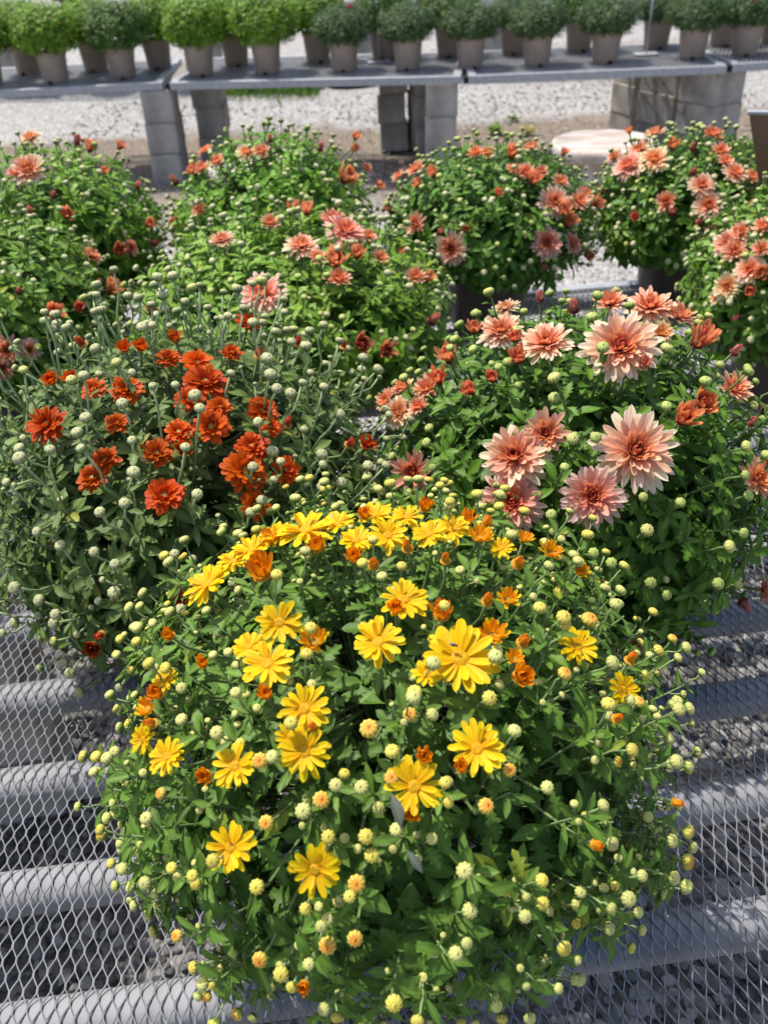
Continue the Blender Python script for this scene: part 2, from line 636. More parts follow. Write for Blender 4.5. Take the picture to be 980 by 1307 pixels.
for u, v in ((32, 122), (262, 116), (640, 97), (470, 103)):
    q = onz(u, v, 0)
    pier(q[0], max(q[1], 9.8) + .1, random.uniform(-4, 4), [(.36, .2, .2)] * 3, 'block pier under the rear bench row across the gravel lane', 'block piers of the rear bench row', top=TF)


# ------------------------------------------------------------------ plant templates
def leaf_t(st, across=5, fold=.28, droop=.25, tip=(1, 1, 1), sweep=.06, wav=0.0):
    V, C = [], []
    prev = 0
    for i, (t, wd) in enumerate(st):
        lob = 0
        if 0 < i < len(st) - 1 and wd > st[i - 1][1] and wd > st[i + 1][1]:
            lob = sweep
        ks = (-1, -.5, 0, .5, 1) if across == 5 else (-1, 0, 1)
        for kx in ks:
            x = t + lob * abs(kx) - .02 * abs(kx)
            y = wd * kx
            z = abs(y) * fold - droop * t * t + wav * math.sin(9 * t + kx * 2.1) * abs(kx)
            V.append((x, y, z))
            base = np.array([1.0, 1.0, 1.0]) * (1.22 if kx == 0 and across == 5 else 1.0)
            if kx == 0 and across == 5:
                base = base * np.array([1.15, 1.08, 1.1])
            C.append(base)
    k = len(ks)
    Q = [(i * k + j, (i + 1) * k + j, (i + 1) * k + j + 1, i * k + j + 1) for i in range(len(st) - 1) for j in range(k - 1)]
    return np.array(V), tris(Q), np.array(C)


LOBED = [(0, .015), (.16, .03), (.27, .07), (.36, .22), (.43, .09), (.53, .33), (.61, .12), (.71, .27), (.78, .10), (.88, .125), (.95, .07), (1, .005)]
LOBE2 = [(0, .015), (.14, .04), (.3, .12), (.42, .24), (.5, .17), (.62, .29), (.7, .19), (.82, .17), (.93, .08), (1, .005)]
OVAL = [(0, .02), (.12, .045), (.3, .13), (.5, .185), (.7, .165), (.88, .08), (1, .005)]
NARROW = [(0, .015), (.2, .05), (.45, .11), (.7, .11), (.88, .06), (1, .005)]
LEAVES = [leaf_t(LOBED, 5, .25, .22, wav=.015), leaf_t(LOBED, 5, .38, .4, wav=.02), leaf_t(LOBE2, 5, .3, .15, wav=.02), leaf_t(LOBE2, 5, .2, .45, wav=.025),
          leaf_t(OVAL, 5, .35, .12, wav=.012), leaf_t(OVAL, 5, .25, .35, wav=.015), leaf_t(NARROW, 5, .3, .2, wav=.01)]
SMALL = [leaf_t([(0, .02), (.35, .2), (.5, .12), (.65, .27), (1, .01)], 3, .3, .25), leaf_t([(0, .02), (.4, .17), (.75, .14), (1, .01)], 3, .3, .2)]
TINY = [leaf_t([(0, .03), (.45, .2), (1, .01)], 3, .3, .25), leaf_t([(0, .02), (.5, .1), (1, .01)], 3, .3, .2)]


def petal_t(wd=.15, curl=.1, cup=.3, c0=(1, 1, 1), c1=(1, 1, 1), c2=None, tipw=.55, base=.35, n=6, pt=2.3):
    """strap petal along +X, grooved, rounded tip; curl > 0 bends the tip upwards"""
    V, C = [], []
    c0, c1 = np.array(c0), np.array(c1)
    ts = (0, .22, .46, .68, .84, .94, 1.0)
    n = len(ts)
    for i, t in enumerate(ts):
        if t < .68:
            ww = wd * (base + (1 - base) * math.sin(t / .68 * math.pi / 2))
        else:
            q = (t - .68) / .32
            ww = wd * max(.30 if pt > 2 else .2, (1 - q ** pt) ** (.5 if pt > 2 else .66))
        for kx in (-1, -.45, 0, .45, 1):
            z = curl * t * t + cup * abs(kx * ww) ** 1.0 * .9 + (0.018 if abs(kx) == .45 else 0)
            x = t * (1 - .08 * curl) - (abs(kx) ** 2 * .03 if i == n - 1 else 0)
            V.append((x, kx * ww, z))
            c = c0 + (c1 - c0) * min(1, t * 1.15)
            if abs(kx) == .45:
                c = c * .93
            C.append(c)
    Q = [(i * 5 + j, (i + 1) * 5 + j, (i + 1) * 5 + j + 1, i * 5 + j + 1) for i in range(n - 1) for j in range(4)]
    return np.array(V), tris(Q), np.array(C)


def bud_t(tipc, sidec, sep, ridges=10, sq=.86, seg=20, rings=8, open_=0.0):
    V, C = [], []
    for i in range(rings + 1):
        th = math.pi * i / rings
        for j in range(seg):
            ph = 2 * math.pi * j / seg
            r = math.sin(th)
            rid = 1 + .06 * math.cos(ph * ridges) * math.sin(th)
            zz = -math.cos(th) * sq
            if zz > .5 * sq:
                zz -= .22 * sq * ((zz / sq - .5) / .5) ** 2 * (1 + open_)
            V.append((r * rid * math.cos(ph), r * rid * math.sin(ph), zz))
            h = (1 - math.cos(th)) / 2
            if h < .36:
                c = np.array(sep) * (1.0 + .25 * math.cos(ph * 5))
            else:
                k = min(1, (h - .36) / (.64 if open_ > .3 else .5))
                k = k ** (4.5 if open_ > .3 else 1)
                c = np.array(sidec) * (1 - k) + np.array(tipc) * k
                c = c * (1 + .30 * math.cos(ph * ridges))
            C.append(np.clip(c, 0, 1))
    Q = [(i * seg + j, i * seg + (j + 1) % seg, (i + 1) * seg + (j + 1) % seg, (i + 1) * seg + j) for i in range(rings) for j in range(seg)]
    return np.array(V), tris(Q), np.array(C)


def disc_t(c_in, c_out, h=.35, seg=20, rings=5, rough=.12):
    V, C = [(0, 0, h * .8)], [c_in]
    for i in range(1, rings + 1):
        t = i / rings
        for j in range(seg):
            ph = 2 * math.pi * (j + .5 * (i % 2)) / seg
            z = h * (.8 + .25 * math.sin(t * 2.6) - 1.0 * t ** 3) + rough * rng.uniform(-.5, .5) * (t < 1)
            V.append((t * math.cos(ph), t * math.sin(ph), z))
            C.append(np.array(c_in) * (1 - t) + np.array(c_out) * t * rng.uniform(.75, 1.2))
    Fc = [(0, 1 + j, 1 + (j + 1) % seg) for j in range(seg)]
    Q = []
    for i in range(rings - 1):
        for j in range(seg):
            a_, b_ = 1 + i * seg, 1 + (i + 1) * seg
            k = (j + 1) % seg
            Q.append((a_ + j, b_ + j, b_ + k, a_ + k))
    return np.array(V), np.r_[np.array(Fc), tris(Q)], np.clip(np.array(C), 0, 1)


def calyx_t():
    v, f = lathe([(.02, -.55), (.25, -.5), (.62, -.2), (.8, .05), (.55, .1)], 12)
    return v, f, np.tile([.10, .17, .045], (len(v), 1))


CALYX = calyx_t()
YEL, YEL2 = (.90, .59, .002), (.93, .67, .003)
ORG, ORG2 = (.84, .27, .004), (.88, .38, .004)
PT = {
    'y': petal_t(.152, -.04, .35, (.90, .52, .001), YEL2), 'y2': petal_t(.152, .14, .4, (.88, .46, .001), YEL),
    'o': petal_t(.17, .28, .5, (.86, .42, .003), ORG), 'o2': petal_t(.16, .45, .7, (.88, .50, .004), (.86, .27, .006)),
    'ob': petal_t(.2, .75, .8, (.82, .50, .03), (.84, .27, .012)),
    'r': petal_t(.17, -.06, .2, (.60, .055, .003), (.76, .105, .004)), 'r2': petal_t(.16, .12, .35, (.58, .05, .003), (.82, .15, .006)),
    'r3': petal_t(.16, .35, .6, (.50, .04, .004), (.70, .09, .006)), 'rb': petal_t(.2, .75, .8, (.45, .10, .03), (.62, .09, .03)),
    'c1': petal_t(.106, -.02, .45, (.85, .29, .13), (.97, .79, .57), pt=2), 'c2': petal_t(.108, .10, .5, (.83, .23, .11), (.94, .56, .37), pt=2),
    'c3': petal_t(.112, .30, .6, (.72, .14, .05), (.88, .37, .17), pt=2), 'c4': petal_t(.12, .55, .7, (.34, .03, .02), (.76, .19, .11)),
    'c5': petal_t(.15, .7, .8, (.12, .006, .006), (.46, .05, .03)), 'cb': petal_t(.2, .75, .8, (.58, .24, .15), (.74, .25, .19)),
}
DISC_Y = disc_t((.80, .50, .008), (.84, .40, .006), .42, rough=.2)
DISC_O = disc_t((.50, .42, .05), (.80, .36, .02), .35)
DISC_R = disc_t((.55, .50, .16), (.66, .30, .05), .5)
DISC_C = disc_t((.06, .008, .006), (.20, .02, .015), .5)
KIND = {
    'y': ([(13, 1, 4, 'y', 1), (12, .92, 13, 'y', 1), (5, .8, 24, 'y2', .85)], .27, DISC_Y),
    'yh': ([(13, 1, 28, 'y2', .95), (12, .9, 40, 'o', .9)], .33, DISC_O),
    'oh': ([(13, 1, 48, 'o', 1.1), (12, .88, 58, 'o2', 1.05), (9, .66, 68, 'o2', 1)], .42, DISC_O),
    'or': ([(10, 1, 58, 'ob', 1.1), (9, .94, 68, 'ob', 1.1), (7, .8, 76, 'ob', 1.1)], .45, DISC_O),
    'r': ([(17, 1, -2, 'r', 1.0), (16, .92, 12, 'r', 1), (15, .78, 24, 'r2', 1), (12, .58, 40, 'r3', .95)], .22, DISC_R),
    'rh': ([(14, 1, 45, 'r2', 1.15), (13, .86, 58, 'r3', 1.15), (10, .62, 66, 'r3', 1)], .33, DISC_R),
    'wr': ([(10, 1, 58, 'rb', 1.1), (9, .94, 68, 'rb', 1.1), (7, .8, 76, 'rb', 1.1)], .45, DISC_R),
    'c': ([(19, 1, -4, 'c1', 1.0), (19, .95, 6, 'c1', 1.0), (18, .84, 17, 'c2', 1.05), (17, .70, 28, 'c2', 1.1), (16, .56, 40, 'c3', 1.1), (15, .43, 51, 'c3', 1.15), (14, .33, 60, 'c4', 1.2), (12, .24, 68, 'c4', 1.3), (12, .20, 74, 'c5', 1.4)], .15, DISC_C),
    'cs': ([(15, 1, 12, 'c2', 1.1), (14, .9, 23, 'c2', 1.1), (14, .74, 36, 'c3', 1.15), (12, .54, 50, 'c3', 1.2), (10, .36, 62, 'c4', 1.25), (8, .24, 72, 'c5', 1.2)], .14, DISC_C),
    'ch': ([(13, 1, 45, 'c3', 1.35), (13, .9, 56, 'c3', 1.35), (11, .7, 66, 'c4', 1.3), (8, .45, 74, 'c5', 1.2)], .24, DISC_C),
    'kp': ([(10, 1, 58, 'cb', 1.15), (9, .94, 68, 'cb', 1.15), (7, .8, 76, 'cb', 1.1)], .42, DISC_C),
}
BUD = {
    'g': bud_t((.55, .54, .17), (.38, .43, .11), (.15, .22, .055)),
    'gy': bud_t((.64, .53, .085), (.47, .47, .10), (.16, .23, .05)),
    'go': bud_t((.80, .25, .02), (.66, .52, .09), (.17, .23, .05), open_=.5),
    'w': bud_t((.46, .46, .23), (.32, .37, .165), (.14, .21, .07), 12),
    'k': bud_t((.40, .46, .12), (.26, .36, .07), (.10, .19, .03), 8),
}


def rot_petal(phi, el, L, wf, r0, z0):
    c, s = math.cos(phi), math.sin(phi)
    ce, se = math.cos(el), math.sin(el)
    m = np.eye(4)
    ux = np.array([c * ce, s * ce, se])
    uy = np.array([-s, c, 0])
    uz = np.cross(ux, uy)
    m[:3, 0], m[:3, 1], m[:3, 2] = ux * L, uy * L * wf, uz * L
    m[:3, 3] = (c * r0, s * r0, z0)
    return m


def flower_layout(kind, seed):
    rg = np.random.default_rng(seed)
    rings, dr, disc = KIND[kind]
    out = []
    for ri, (n, L, el, t, wf) in enumerate(rings):
        off = rg.random() * 6.28
        for j in range(n):
            if rg.random() < .04 and ri < 2:
                continue
            ll = (L - dr * .55) * rg.uniform(.82, 1.08)
            e = math.radians(el + rg.normal() * (8 if el < 40 else 8))
            out.append((t, rot_petal(off + 6.283 * (j + rg.uniform(-.28, .28)) / n, e, ll, wf / max(.45, L) ** (.2 if kind[0] == 'c' else .5) * rg.uniform(.85, 1.15), dr * .55, .012 * ri)))
    return out, dr, disc


PETAL_ME = {k: mesh_np('petal', t[0], t[1], M_PETAL, t[2]) for k, t in PT.items()}
LEAF_ME = [mesh_np('leaf', t[0], t[1], M_LEAF, t[2]) for t in LEAVES]
BUD_ME = {k: mesh_np('bud', t[0], t[1], M_BUD, t[2]) for k, t in BUD.items()}
_core, _whole = {}, {}


def core_mesh(kind):
    if kind not in _core:
        rings, dr, disc = KIND[kind]
        A = Acc()
        A.inst(disc, [np.diag([dr, dr, dr, 1.0])])
        A.inst(CALYX, [np.diag([dr * 1.1, dr * 1.1, dr * 1.1, 1.0])])
        _core[kind] = A.mesh('flower', M_PETAL)
    return _core[kind]


def whole_mesh(kind, var):
    key = (kind, var)
    if key not in _whole:
        lay, dr, disc = flower_layout(kind, 100 + var * 7)
        A = Acc()
        for t in set(x[0] for x in lay):
            A.inst(PT[t], np.array([m for tt, m in lay if tt == t]))
        A.inst(disc, [np.diag([dr, dr, dr, 1.0])])
        A.inst(CALYX, [np.diag([dr * 1.1, dr * 1.1, dr * 1.1, 1.0])])
        _whole[key] = A.mesh('flower', M_PETAL)
    return _whole[key]


def mat4(m):
    return Matrix([list(map(float, r)) for r in m])


def anyx(n):
    v = np.cross(n, (0.3, 0.5, 0.81))
    return unit(v)


def pot_parts(parent, r_top, r_bot, h, mat, z0=0.0, notch=False):
    pr = [(0, 0), (r_bot * .96, 0), (r_bot, .006), (r_top * .965, h - .03), (r_top * .97, h - .028), (r_top * 1.02, h - .026), (r_top * 1.03, h - .004), (r_top * 1.015, h),
          (r_top * .965, h), (r_top * .95, h - .03), (r_top * .90, h - .05)]
    v, f = lathe(pr, 40)
    link('pot', mesh_np('pot', v, f, mat), parent, loc=(0, 0, z0))
    v, f = lathe([(r_top * .94, h - .036), (r_top * .6, h - .028), (0.0, h - .025)], 24)
    link('soil', mesh_np('soil', v, f, M_SOIL), parent, loc=(0, 0, z0))


# ------------------------------------------------------------------ blooming mums on the near bench
class Plant:
    def __init__(s, name, label, pos, a, b, hc, lean=(0, 0)):
        s.o = bpy.data.objects.new(name, None)
        col.objects.link(s.o)
        s.base = np.array([pos[0], pos[1], TB + .0035])
        s.o.location = s.base
        s.c = np.array([pos[0] + lean[0], pos[1] + lean[1], TB + hc])
        s.ax = np.array([a, a, b])
        tag(s.o, label, 'potted mum', 'potted mums in bloom on the near bench')
        s.leaf, s.stem = [], Acc()
        s.buds, s.fl = [], []

    def hit(s, u, v, k=1.0):
        d = ray(u, v)
        A = s.ax * k
        oc, dd = (CN - s.c) / A, d / A
        B, Cc, Aa = oc @ dd, oc @ oc - 1, dd @ dd
        D = B * B - Aa * Cc
        t = (-B - math.sqrt(D)) / Aa if D > 0 else -B / Aa
        p = CN + d * t
        n = unit((p - s.c) / A ** 2)
        return p, n

    def wob(s, d):
        q = d * 4.2 + s.c * 7
        return 1 + .03 * math.sin(q[0] * 1.9 + q[2]) * math.cos(q[1] * 1.7 - q[2] * 1.3) + .022 * math.sin(q[0] * 4.1 + q[1] * 3.3)

    def crown(s):
        return s.base + np.array([0, 0, .17])


def leaf_M(pos, axis, nrm, L):
    m = frame(pos, axis, nrm, L)
    return m


def grow(P, nshoot, leafr, nleaf, lsize, lcol, ped, budp, budsize, stemcol, stemr, zmin=-.62, up=.35, small=False, lobed=.6, seed=1, ped_up=.4, lowz=-.9):
    rg = np.random.default_rng(seed)
    tips = []
    i = 0
    tries = 0
    g = math.pi * (3 - math.sqrt(5))
    for i in range(nshoot):
        z = 1 - (1 - zmin) * (i + .5) / nshoot
        z = np.clip(z + rg.normal() * .03, zmin, .999)
        ph = i * g + rg.normal() * .12
        d = np.array([math.sqrt(1 - z * z) * math.cos(ph), math.sqrt(1 - z * z) * math.sin(ph), z])
        rr = leafr * rg.uniform(.93, 1.015) * P.wob(d)
        tips.append((d, rr))
    for d, rr in tips:
        tip = P.c + P.ax * d * rr
        n = unit(d / P.ax)
        root = P.crown() + np.array([d[0], d[1], 0]) * .05
        sdir = unit(n + np.array([0, 0, up]) + rg.normal(size=3) * .12)
        mid = tip - sdir * .09
        mid2 = root * .5 + mid * .5 + np.array([0, 0, -.01])
        pts = np.array([root, mid2, mid, tip - sdir * .03, tip])
        v, f = tube(pts, np.array([1.4, 1.3, 1.1, 1, .8]) * stemr, 5)
        P.stem.raw(v, f, np.array(stemcol) * rg.uniform(.75, 1.1))
        # leaves up the shoot in a spiral
        ph0 = rg.random() * 6.28
        tx = anyx(sdir)
        ty = np.cross(sdir, tx)
        tint = rg.uniform(.84, 1.18)
        for j in range(nleaf):
            t = j / (nleaf - 1)
            pos = tip - sdir * (.105 * (1 - t) ** 1.15 + .003)
            ph = ph0 + j * 2.4
            side = tx * math.cos(ph) + ty * math.sin(ph)
            axis = unit(side * rg.uniform(.85, 1.1) + sdir * (.12 + .40 * t) + np.array([0, 0, -.10 * (1 - t)]) + rg.normal(size=3) * .12)
            nr = unit(sdir * .85 + np.array([0, 0, .45]) - side * .12 + rg.normal(size=3) * .13)
            L = lsize * (1.0 - .42 * t) * rg.uniform(.75, 1.2) * (1.0 + .38 * np.clip(.25 - d[2], 0, 1))
            cc = np.array(lcol) * tint * rg.uniform(.85, 1.15) * np.array([1 + .25 * t, 1 + .12 * t, 1.0])
            if rg.random() < .02:
                cc = cc * np.array([2.0, 1.35, .9])
            if P.avoid(pos + axis * L * .5, L * .3):
                continue
            P.leaf.append((pos, axis, nr, L, cc, (rg.random() < (lobed + .2 if t < .6 else lobed - .45)), n))
        # a tuft of small young leaves right below the buds
        for j in range(4):
            ph = ph0 + j * 1.57 + rg.normal() * .3
            side = tx * math.cos(ph) + ty * math.sin(ph)
            axis = unit(side + sdir * .55 + rg.normal(size=3) * .15)
            pos = tip - sdir * rg.uniform(0, .02)
            if not P.avoid(pos, .01):
                P.leaf.append((pos, axis, unit(sdir + rg.normal(size=3) * .2 - side * .3), lsize * rg.uniform(.42, .62), np.array(lcol) * tint * np.array([1.4, 1.2, 1.05]), rg.random() < .2, n))
        # buds
        nb = rg.choice(len(budp[0]), p=budp[1])
        nb = budp[0][nb]
        if d[2] < lowz and rg.random() < .65:
            nb = 0
        for j in range(nb):
            off = 0 if (j == 0) else 1
            pl = ped * rg.uniform(.6, 1.2) * (1 if j == 0 else .8) * (1 + .35 * max(0, d[2]))
            bd = unit(sdir + np.array([0, 0, ped_up]) * .5 + (tx * math.cos(ph0 + 2.1 * j) + ty * math.sin(ph0 + 2.1 * j)) * (.25 if j == 0 else .75) + rg.normal(size=3) * .1)
            b0 = tip - sdir * .02 * off
            bp = b0 + bd * pl
            sz = budsize * rg.uniform(.72, 1.12) * (1 if j == 0 else rg.uniform(.4, .92))
            if P.avoid(bp, sz * .3, True):
                continue
            v, f = tube([b0, b0 + bd * pl * .35 + rg.normal(size=3) * pl * .05, b0 + bd * pl * .7 + rg.normal(size=3) * pl * .05, bp], np.array([.95, .88, .85, .95]) * stemr, 5)
            P.stem.raw(v, f, np.array(stemcol) * rg.uniform(.95, 1.25))
            P.buds.append((bp + bd * sz * .35, bd, sz, None, n))
            if pl > .035:
                for q_ in range(2):
                    sd2 = unit(rg.normal(size=3))
                    sd2 = unit(sd2 - bd * (sd2 @ bd) + bd * .7)
                    P.leaf.append((b0 + bd * pl * rg.uniform(.15, .8), sd2, unit(bd - sd2 * .4 + rg.normal(size=3) * .2), lsize * rg.uniform(.25, .42), np.array(lcol) * tint * np.array([1.3, 1.15, 1.1]), False, n))


def _avoid(s, p, r, bud=False):
    """true when a leaf or bud would sit inside a bloom or smother its face"""
    if not s.fl:
        return False
    if s._n != len(s.fl):
        s._n = len(s.fl)
        s._q = np.array([x[0] for x in s.fl])
        s._r = np.array([x[1] for x in s.fl])
        vd = CN - s._q
        s._v = vd / np.linalg.norm(vd, axis=1)[:, None]
    d = p - s._q
    d2 = (d * d).sum(1)
    if (d2 < (s._r * (.75 if bud else .8)) ** 2).any():
        return True
    t = (d * s._v).sum(1)
    side = np.sqrt(np.maximum(0, d2 - t * t))
    hit = (t > 0) & (t < .09) & (side < s._r * (.62 if bud else .75))
    return bool(hit.any()) and (not bud or rng.random() < .5)


Plant._n = -1
Plant.avoid = _avoid


def place_flowers(P, lst, tilt=.35, camf=.2, k=1.0, split=0, tints=None, stemcol=(.14, .2, .07), stemr=.0016, seed=3, sink=0.0):
    """lst: (u, v, diameter px, kind[, tint]); the bloom stands on the plant's own dome"""
    rg = np.random.default_rng(seed)
    order = sorted(range(len(lst)), key=lambda i: -lst[i][2])
    npet = 0
    for oi in order:
        e = lst[oi]
        u, v, dpx, kind = e[:4]
        tint = e[4] if len(e) > 4 else (1, 1, 1)
        p, n = P.hit(u, v, k)
        zc = depth(p)
        dia = dpx * zc / F
        view = unit(CN - p)
        nn = unit(n + np.array([0, 0, tilt]) + view * camf + rg.normal(size=3) * .17)
        if kind in ('or', 'wr', 'kp'):
            R = dia * .80
        elif kind in ('oh', 'rh', 'ch'):
            R = dia * .74
        elif kind == 'yh':
            R = dia * .56
        elif kind in BUD:
            R = dia * .5
        elif kind == 'r':
            R = dia * .46
        else:
            R = dia * .50
        tc = np.array(tint) * rg.uniform(.90, 1.04)
        if kind[0] == 'r':
            tc = tc * rg.uniform(.78, 1.08) * np.array([1, rg.uniform(.8, 1.25), 1])
        pos = p - nn * sink
        root = P.c + (p - P.c) * .45 + np.array([0, 0, .02])
        head = pos - nn * R * .18
        v_, f_ = tube([root, root * .45 + (head - nn * .04) * .55, head - nn * .025, head], np.array([1.3, 1.2, 1.1, 1.2]) * stemr, 6)
        P.stem.raw(v_, f_, np.array(stemcol) * rg.uniform(.9, 1.2))
        if kind in BUD:
            P.buds.append((pos, nn, dia, kind, n))
            P.fl.append((pos, dia * .4))
            continue
        P.fl.append((pos, dia * .5))
        xa = anyx(nn)
        an = rg.random() * 6.28
        xa = xa * math.cos(an) + np.cross(nn, xa) * math.sin(an)
        m = frame(pos - P.base, xa, nn, R)
        if npet < split:
            lay, dr, disc = flower_layout(kind, int(rg.integers(1e6)))
            fo = link('flower', core_mesh(kind), P.o, mat4(m), color=tc)
            for t, pm in lay:
                link('petal', PETAL_ME[t], fo, mat4(pm), color=tc * rg.uniform(.88, 1.06) * np.array([1, rg.uniform(.92, 1.08), 1]))
            npet += len(lay)
        else:
            link('flower', whole_mesh(kind, int(rg.integers(4))), P.o, mat4(m), color=tc)


def finish(P, budkinds, nsplit_leaf=0, nsplit_bud=0, small=False, seed=9):
    rg = np.random.default_rng(seed)
    # leaves
    sc_ = []
    for pos, axis, nr, L, cc, lob, n in P.leaf:
        view = unit(CN - pos)
        q = (pos - CN) @ RN
        uu, vv = 490 + F * q[0] / -q[2], 653.5 - F * q[1] / -q[2]
        inside = -20 < uu < 1000 and -20 < vv < 1330
        rad = np.linalg.norm((pos + axis * L * .5 - P.c) / P.ax)
        sc_.append(((n @ view) * .6 + rad * 1.2 + L * 6) * (1 if inside else 0) * (1 if n @ view > .05 else .2))
    order = np.argsort(-np.array(sc_))
    groups = {}
    T = SMALL if small else LEAVES
    for r_, i in enumerate(order):
        pos, axis, nr, L, cc, lob, n = P.leaf[i]
        if small:
            ti = 0 if lob else 1
        else:
            ti = rg.integers(4) if lob else 4 + rg.integers(3)
        m = leaf_M(pos - P.base, axis, nr, L)
        if r_ < nsplit_leaf:
            link('leaf', LEAF_ME[ti], P.o, mat4(m), color=cc)
        else:
            groups.setdefault(int(ti), []).append((m, cc))
    A = Acc()
    for ti, ls in groups.items():
        A.inst(T[ti], np.array([x[0] for x in ls]), np.array([x[1] for x in ls]))
    tag(link('foliage', A.mesh('foliage', M_LEAF), P.o), kind='stuff')
    # stems
    S_ = P.stem
    me = mesh_np('stems', np.concatenate(S_.V) - P.base, np.concatenate(S_.F), M_STEM, np.concatenate(S_.C))
    tag(link('stems', me, P.o), kind='stuff')
    # buds
    vis = [-(b[4] @ unit(CN - b[0])) - b[2] * 20 - (1 if b[3] else 0) for b in P.buds]
    order = np.argsort(vis)
    groups = {}
    for r_, i in enumerate(order):
        pos, nn, dia, kd, n = P.buds[i]
        if kd is None:
            kd = budkinds[0][rg.choice(len(budkinds[0]), p=budkinds[1])]
            if dia < .0085:
                kd = budkinds[0][0]
        m = frame(pos - P.base, anyx(nn), nn, dia * .5 * rg.uniform(.95, 1.05))
        if r_ < nsplit_bud:
            link('bud', BUD_ME[kd], P.o, mat4(m), color=np.ones(3) * rg.uniform(.85, 1.08))
        else:
            groups.setdefault(kd, []).append(m)
    if groups:
        A = Acc()
        for kd, ls in groups.items():
            A.inst(BUD[kd], np.array(ls))
        tag(link('small_buds', A.mesh('small_buds', M_BUD), P.o), kind='stuff')


# --- yellow daisy mum in front
P = Plant('potted_mum', 'yellow daisy mum covered in round buds, on the metal mesh', (0.0, .66), .304, .228, .264)
pot_parts(P.o, .105, .08, .19, M_POT)
YL = [(265, 746, 64, 'y'), (391, 677, 74, 'y'), (322, 702, 52, 'y'), (357, 795, 60, 'y'), (483, 820, 68, 'y'), (402, 820, 46, 'yh'), (342, 848, 68, 'y'),
      (214, 966, 52, 'y'), (183, 944, 40, 'y'), (212, 868, 38, 'y'), (389, 905, 66, 'y'), (300, 978, 60, 'y'), (389, 960, 66, 'y'), (515, 766, 66, 'y'),
      (495, 684, 52, 'y'), (480, 657, 46, 'y'), (587, 841, 98, 'y'), (737, 826, 54, 'y'), (795, 881, 46, 'y'), (609, 956, 70, 'y'), (529, 1004, 74, 'y'),
      (628, 813, 50, 'yh'), (647, 766, 36, 'yh'), (578, 676, 46, 'y'), (295, 1082, 62, 'y'), (402, 1110, 64, 'y'), (545, 860, 40, 'y'),
      (336, 732, 48, 'oh'), (348, 688, 38, 'yh'), (453, 712, 26, 'oh'), (477, 722, 21, 'or'), (204, 885, 28, 'oh'), (340, 887, 25, 'oh'), (400, 928, 22, 'or'),
      (471, 930, 24, 'go'), (218, 812, 22, 'oh'), (259, 848, 22, 'oh'), (263, 990, 26, 'oh'), (332, 971, 20, 'go'), (196, 924, 21, 'or'),
      (564, 785, 36, 'oh'), (666, 821, 24, 'or'), (664, 864, 36, 'oh'), (656, 842, 30, 'yh'), (542, 650, 25, 'oh'), (619, 671, 22, 'or'), (568, 716, 20, 'or'),
      (540, 965, 26, 'oh'), (589, 980, 24, 'oh'), (786, 918, 20, 'or'), (803, 843, 22, 'or'), (752, 791, 22, 'go'), (621, 768, 22, 'or'), (739, 731, 30, 'yh'),
      (668, 690, 30, 'yh'), (595, 665, 26, 'oh'), (505, 779, 26, 'oh'), (760, 1078, 23, 'or'), (860, 1024, 18, 'or'), (877, 1100, 20, 'go'), (620, 1029, 20, 'go'),
      (410, 1021, 22, 'go'), (340, 1050, 20, 'go'), (455, 1128, 22, 'go'), (467, 1068, 20, 'gy'), (328, 1132, 20, 'gy'), (418, 1207, 22, 'go'), (332, 1225, 21, 'go'),
      (389, 1256, 22, 'oh'), (453, 1198, 21, 'go'), (524, 1040, 24, 'oh'), (500, 993, 20, 'go'), (390, 1160, 16, 'gy'), (523, 912, 19, 'go'), (650, 983, 18, 'go'), (698, 1005, 18, 'g'), (465, 660, 22, 'oh'), (427, 660, 18, 'go')]
YL += [(432, 668, 46, 'y'), (356, 684, 44, 'y'), (520, 660, 42, 'y'), (548, 682, 44, 'y'), (612, 688, 40, 'yh'), (700, 706, 38, 'yh'), (300, 716, 46, 'y'), (455, 690, 44, 'y'),
       (318, 826, 44, 'y'), (371, 940, 40, 'y'), (640, 700, 34, 'y'), (190, 905, 36, 'yh'), (408, 700, 30, 'oh'), (660, 720, 24, 'or'), (520, 700, 22, 'or')]
YL = [(e[0], e[1], e[2] * (1.08 if e[3] == 'y' else 1.0), e[3]) for e in YL]
place_flowers(P, YL, .30, .35, 1.0, split=330, stemr=.0013, seed=31)
fly_anchor = P.hit(578, 828, 1.02)
grow(P, 400, .975, 12, .041, (.080, .172, .026), .021, ((0, 1, 2, 3, 4), (.01, .08, .26, .35, .30)), .0116, (.20, .28, .10), .0011, zmin=-.66, seed=41, lobed=.55, ped_up=.5, lowz=-.4)
finish(P, (('g', 'gy', 'go'), (.62, .33, .05)), 298, 300)
for (u, v, ax_, L) in ((512, 1058, (-.1, .5, .8), .026), (519, 1085, (.5, -.6, -.3), .02)):
    wp, wn = P.hit(u, v, 1.03)
    tag(link('leaf', LEAF_ME[5], P.o, mat4(leaf_M(wp - P.base, np.array(ax_), unit(wn + np.array([.5, -.3, .2])), L)), color=(.13, .15, .115)), 'wilted grey leaf')

